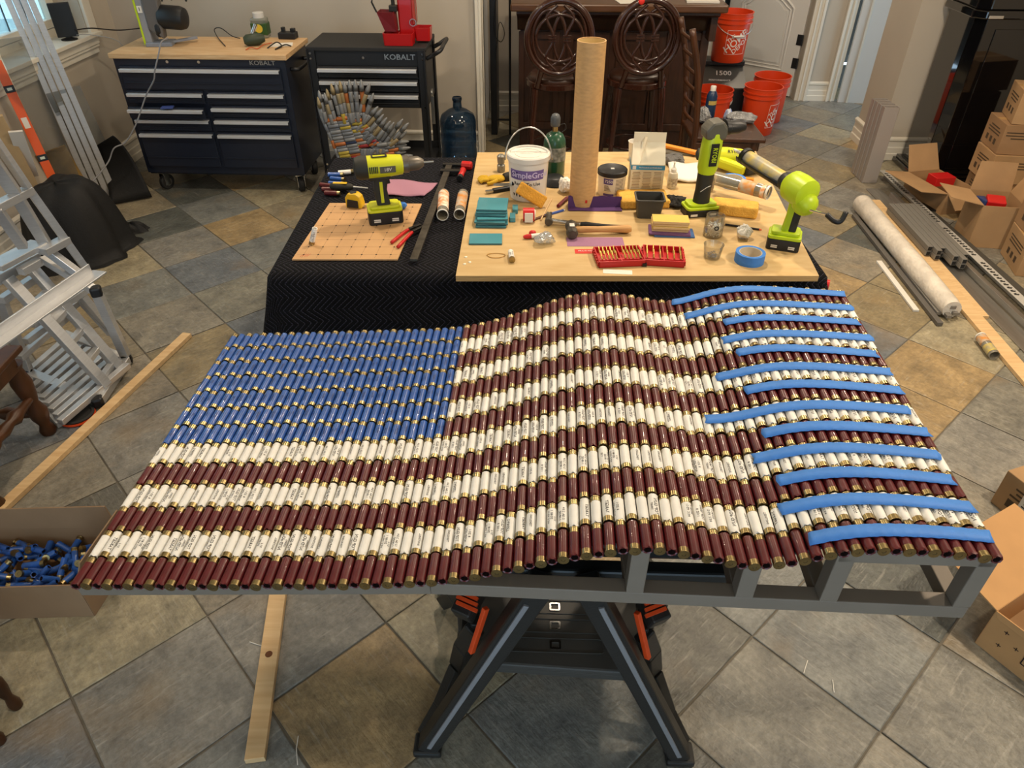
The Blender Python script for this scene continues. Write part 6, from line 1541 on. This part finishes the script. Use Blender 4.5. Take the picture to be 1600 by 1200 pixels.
# wrapped foam and rails
fb_ = thing('wrapped_bundle', 'long bundle of rails wrapped in pale plastic on the floor', 'bundle', (2.23, 3.8, 0), 0)
fc = Vector((2.23, 3.8, 0))
wrapm = mat('pale_wrap', '#d6cdbf', .45, var=.12, vscale=14, bump=.5, bscale=40)
MB().rev(Vector((2.30, 4.50, .055))-fc, Vector((2.235, 3.13, .055))-fc, [(.045, 0), (.058, .03), (.055, .5), (.056, .9), (.05, 1.33), (.046, 1.37)], 16).build('wrap', wrapm, fb_, smooth=50)
rg = mat('rail_grey', '#8a8680', .45, .5)
for k, (dx, zz) in enumerate(((-.02, .03), (.015, .04), (.0, .07), (.04, .025), (-.045, .022))):
    a = Vector((2.235+dx, 3.10+.012*k, zz))-fc; MB().bar(a, a+Vector((.03, .5, 0)), .026, .016).build('rail_end', rg, fb_, bevel=.001)
MB().bar(Vector((2.225, 4.38, .012))-fc, Vector((2.155, 3.06, .012))-fc, .03, .02).build('edge_rail', mat('rail_dark', '#6b6762', .5, .4), fb_, bevel=.002)
ln(2.13, 3.75, 2.10, 3.2, .03, .012, 'white_strip', 'thin white strip on the floor left of the wrapped bundle', white_pl, 'strip')
# pine planks
ln(2.45, 4.62, 2.325, 2.45, .075, .02, 'pine_plank', 'long pine plank lying beside the wrapped bundle', pine, 'plank')
ln(2.485, 4.2, 2.415, 3.13, .045, .018, 'pine_batten', 'short pine batten on the aluminium stock beside the long plank', pine, 'batten', .0)
ln(2.54, 4.85, 2.49, 2.45, .10, .006, 'aluminium_strip', 'wide flat aluminium strip on the floor beside the planks', sheet_m, 'metal strip')
# bundle of square grey tubes
tg = mat('tube_grey', '#86837d', .4, .3); tb_end = mat('tube_void', '#1a1917', .9)
ttn = 0
for r_ in range(2):
    for k in range(6):
        x0 = 2.40+k*.032+.0*r_; L0 = [.0, .05, .02, .12, .16, .10][k]; z0 = .028+r_*.031
        o = thing('square_tube', 'grey square tube in the lower layer of the bundle' if r_ == 0 else ['leftmost', 'second', 'third', 'fourth', 'fifth', 'rightmost'][k]+' grey square tube on top of the bundle', 'tube', (x0+.03, 4.0, z0), 0, 'bundle of square tubes')
        MB().box((0, .09-L0/2, .014), (.029, .62+L0, .029), rot=(0, 0, 0)).build('tube', tg, o, bevel=.002)
        MB().box((0, .09-L0/2-.31-L0/2-.0008, .014), (.021, .002, .021)).build('open_end', tb_end, o)
        o.rotation_euler = (0, 0, R(-3))
# perforated steel angle
pa = thing('perforated_angle', 'long white slotted steel angle lying on the floor', 'metal angle', (2.66, 3.7, 0), -1)
wsteel = mat('galvanised_white', '#c9c6bf', .45, .3)
MB().box((0, 0, .052), (.05, 2.75, .003)).box((.024, 0, .027), (.003, 2.75, .05)).build('angle', wsteel, pa)
slot_m = MB().prism([(-.014, -.008), (.006, -.012), (.016, .002), (.0, .004), (.006, .012), (-.012, .008)], 0, .0008).mesh('slot', mat('slot_dark', '#2a2926', .9))
for k in range(76):
    if k % 13 in (11, 12): continue
    obj('slot', slot_m, pa, (0, -1.32+k*.035, .0534))
ln(2.725, 4.40, 2.735, 2.55, .055, .03, 'dark_channel', 'long dark grey metal channel right of the slotted angle', mat('channel_grey', '#55534e', .5, .4), 'metal channel')
ln(2.60, 4.7, 2.57, 2.6, .028, .04, 'aluminium_rail', 'narrow aluminium rail between the flat strip and the slotted angle', sheet_m, 'rail')
ln(2.62, 3.95, 2.60, 3.70, .04, .045, 'pine_block', 'short pine block wedged under the slotted angle', pine, 'wood block') if False else None
# clear tube on floor
tube_thing('empty_tube', W(1532, 526, .026), W(1554, 556, .026), .024, 'clear caulk tube with gold label on the floor by the plank', 'tube', soft_clear, None, [(.06, .42, lab_gr), (.55, .9, ct_lab)])
# cartons
lab_white = mat('box_label', '#d9d5ca', .6)
def box_closed(name, p, d, rz, lab, seed=0, label=None, lines=True, z=0, side_lines=True):
    o = thing(name, lab, 'box', (p[0], p[1], z), rz, 'stacked cartons')
    MB().box((0, 0, d[2]/2), d).build('carton', kraft if seed % 2 else kraft_d, o, bevel=.003)
    MB().box((0, 0, d[2]+.0004), (d[0]*.99, .05, .0008)).build('packing_tape', mat('packing_tape', '#b08c5c', .3), o)
    rnd = random.Random(seed); m = MB()
    if lines:
        for f in (0, 1):
            w_ = d[0] if f == 0 else d[1]
            for k in range(3):
                L = w_*rnd.uniform(.45, .7); zz = d[2]*.74-k*.018
                if f == 0: m.box((-w_*.1, -d[1]/2-.0006, zz), (L, .001, .007))
                else: m.box((-d[0]/2-.0006, 0, zz), (.001, L, .007))
            for k in range(3):
                if f == 1: m.box((-d[0]/2-.0006, -w_*.2+k*.06, d[2]*.3), (.001, .03, .034))
        m.build('carton_print', mat('carton_ink', '#4a3a28', .8), o)
    if label:
        m = MB(); m.box((-d[0]/2-.0012, label[0], d[2]*.62), (.001, .085, .085))
        l_ = m.build('paper_label', lab_white, o); m = MB()
        for k in range(5): m.box((-d[0]/2-.002, label[0], d[2]*.62+.03-k*.014), (.001, .065-.01*(k % 2), .005))
        m.box((-d[0]/2-.002, label[0]-.02, d[2]*.62-.005), (.001, .02, .02)); m.build('label_print', ink, l_)
    return o
fx, fy = 3.215, 4.60
for k, (z, h, lb) in enumerate(((0, .19, 'bottom'), (.19, .185, 'second lowest'), (.375, .185, 'second highest'), (.56, .20, 'topmost'))):
    box_closed('carton', (fx+[.02, 0, .01, .05][k], fy-[0, .01, 0, .02][k]), (.30, .27, h-.002), [-8, -6, -9, -18][k], lb+' brown carton of the far stack by the black cabinet', k, None, True, z)
nx, ny = 3.00, 3.70
for k, (z, h, lb) in enumerate(((0, .20, 'bottom'), (.20, .20, 'second'), (.40, .20, 'top'))):
    box_closed('carton', (nx+[0, .01, .05][k], ny+[0, .01, -.02][k]), (.27, .30, h-.002), [-14, -12, -18][k], lb+' labelled carton of the near stack at the right edge', k+5, (0, 0) if k else None, True, z)
box_closed('carton', (3.02, 3.28), (.26, .26, .20), -14, 'labelled brown carton on the floor in front of the near stack', 11, (0, 0), True, 0)
# open cartons
def sq(cx, cy, w_, d, rz):
    M_ = Matrix.Rotation(R(rz), 3, 'Z'); return [Vector((cx, cy, 0))+M_ @ Vector((a*w_/2, b*d/2, 0)) for a, b in ((-1, -1), (1, -1), (1, 1), (-1, 1))]
carton('open_carton', sq(2.885, 4.64, .24, .40, 12), .14, 'wide open carton with red packaging beside the black cabinet', 'box', ((3, .2, 8), (2, .18, 60), (0, .12, -40)), kraft)
tag(MB().box((0, 0, .03), (.14, .10, .06)).build('red_package', red_pl, loc=(2.90, 4.70, .10), rot=(0, 0, 8), bevel=.004), 'red package lying inside the wide open carton', 'package')
carton('open_carton', sq(2.885, 4.06, .23, .25, -10), .26, 'upright open carton with red and blue contents near the stacks', 'box', ((3, .19, 10), (2, .17, 82), (1, .12, 70)), kraft)
tag(MB().box((0, 0, .05), (.10, .09, .10)).build('red_package', red_pl, loc=(2.89, 4.08, .16), rot=(10, 0, -20), bevel=.006), 'red package sticking up in the upright open carton', 'package')
tag(MB().box((0, 0, .04), (.06, .09, .08)).build('blue_package', mat('pkg_blue', '#2b3b6b', .5), loc=(2.83, 4.10, .165), rot=(0, 8, 10), bevel=.005), 'dark blue package beside the red one in the upright carton', 'package')
m = MB(); m.box((0, 0, .006), (.16, .10, .012)); m.box((.055, 0, .0125), (.03, .1, .001), mi=1); tag(m.build('flat_package', [black_pl, white_pl], loc=(2.79, 4.52, 0.001), rot=(0, 0, -25), bevel=.002), 'flat black and white package on the floor between open cartons', 'package')
# black glossy cabinet
gb = mat('piano_black', '#08080a', .08, coat=1.0)
cbn = thing('black_cabinet', 'tall glossy black cabinet with chamfered plinth by the pillar', 'cabinet', RM(3.0, 5.32), -2.6)
w2, d2_ = .30, .20
def cham(w_, d, c): return [(-w_, d), (-w_, -d+c), (-w_+c, -d), (w_, -d), (w_, d)]
MB().prism(cham(.335, .235, .07), .001, .035).prism(cham(.32, .22, .065), .035, .06).build('plinth', gb, cbn, bevel=.006)
MB().prism(cham(.285, .20, .055), .06, 1.06).build('body', gb, cbn, bevel=.004)
MB().prism(cham(.32, .225, .06), 1.06, 1.11).prism(cham(.30, .21, .06), 1.11, 1.20).build('cornice', gb, cbn, bevel=.008)
MB().box((.02, -.203, .55), (.36, .008, .90)).build('door', gb, cbn, bevel=.003)
m = MB(); m.box((.17, -.2265, 1.085), (.09, .002, .06)); m.text('No. 4', .03, xf((.17, -.228, 1.09), (90, 0, 0)), 1); m.build('paper_tag', [paper_w, ink], cbn)
MB().box((-.20, -.23, 1.075), (.09, .004, .018)).build('maker_plate', chrome, cbn, bevel=.001)
# cartons at the lower right
carton('large_carton', [W(1524, 1004, 0)+Vector((.0, .0, 0)), W(1524, 1004, 0)+Vector((.22, -.36, 0)), W(1524, 1004, 0)+Vector((.58, -.16, 0)), W(1524, 1004, 0)+Vector((.36, .20, 0))][0:4], .16, 'large brown carton with open flaps at the lower right edge', 'box', ((3, .22, 12), (0, .02, -80)), mat('kraft_light', '#b58a5a', .85, var=.06))
o = bpy.context.scene.objects['large_carton']; p0 = W(1524, 1004, 0)-Vector(o.location); e = (Vector((.22, -.36, 0))).normalized(); nn = Vector((e.y, -e.x, 0))
if nn.x > 0: nn = -nn
m = MB(); fr_ = frame(p0+e*.12+nn*.0035+Vector((0, 0, .085)), p0+e*.22+nn*.0035+Vector((0, 0, .085)), nn)
for k in range(12): m.box((.006+k*.005, 0, 0), (.0022 if k % 3 else .0035, .05, .0006), M=fr_)
for (a, b) in ((-.07, .03), (-.02, .05), (-.03, .0), (-.07, -.03)): m.box((a, b, 0), (.014, .002, .0006), M=fr_); m.box((a, b, 0), (.002, .014, .0006), M=fr_)
m.plate(rrect(.078, .07, .001, 1, .034, 0), rrect(.072, .064, .001, 1, .034, 0), 0, .0006, M=fr_); m.build('carton_print', ink, o)
box_closed('carton', (W(1600, 835, 0).x+.13, W(1600, 835, 0).y+.08), (.26, .26, .16), 20, 'brown carton at the right edge just beyond the flag corner', 21, (0, 0), True, 0)
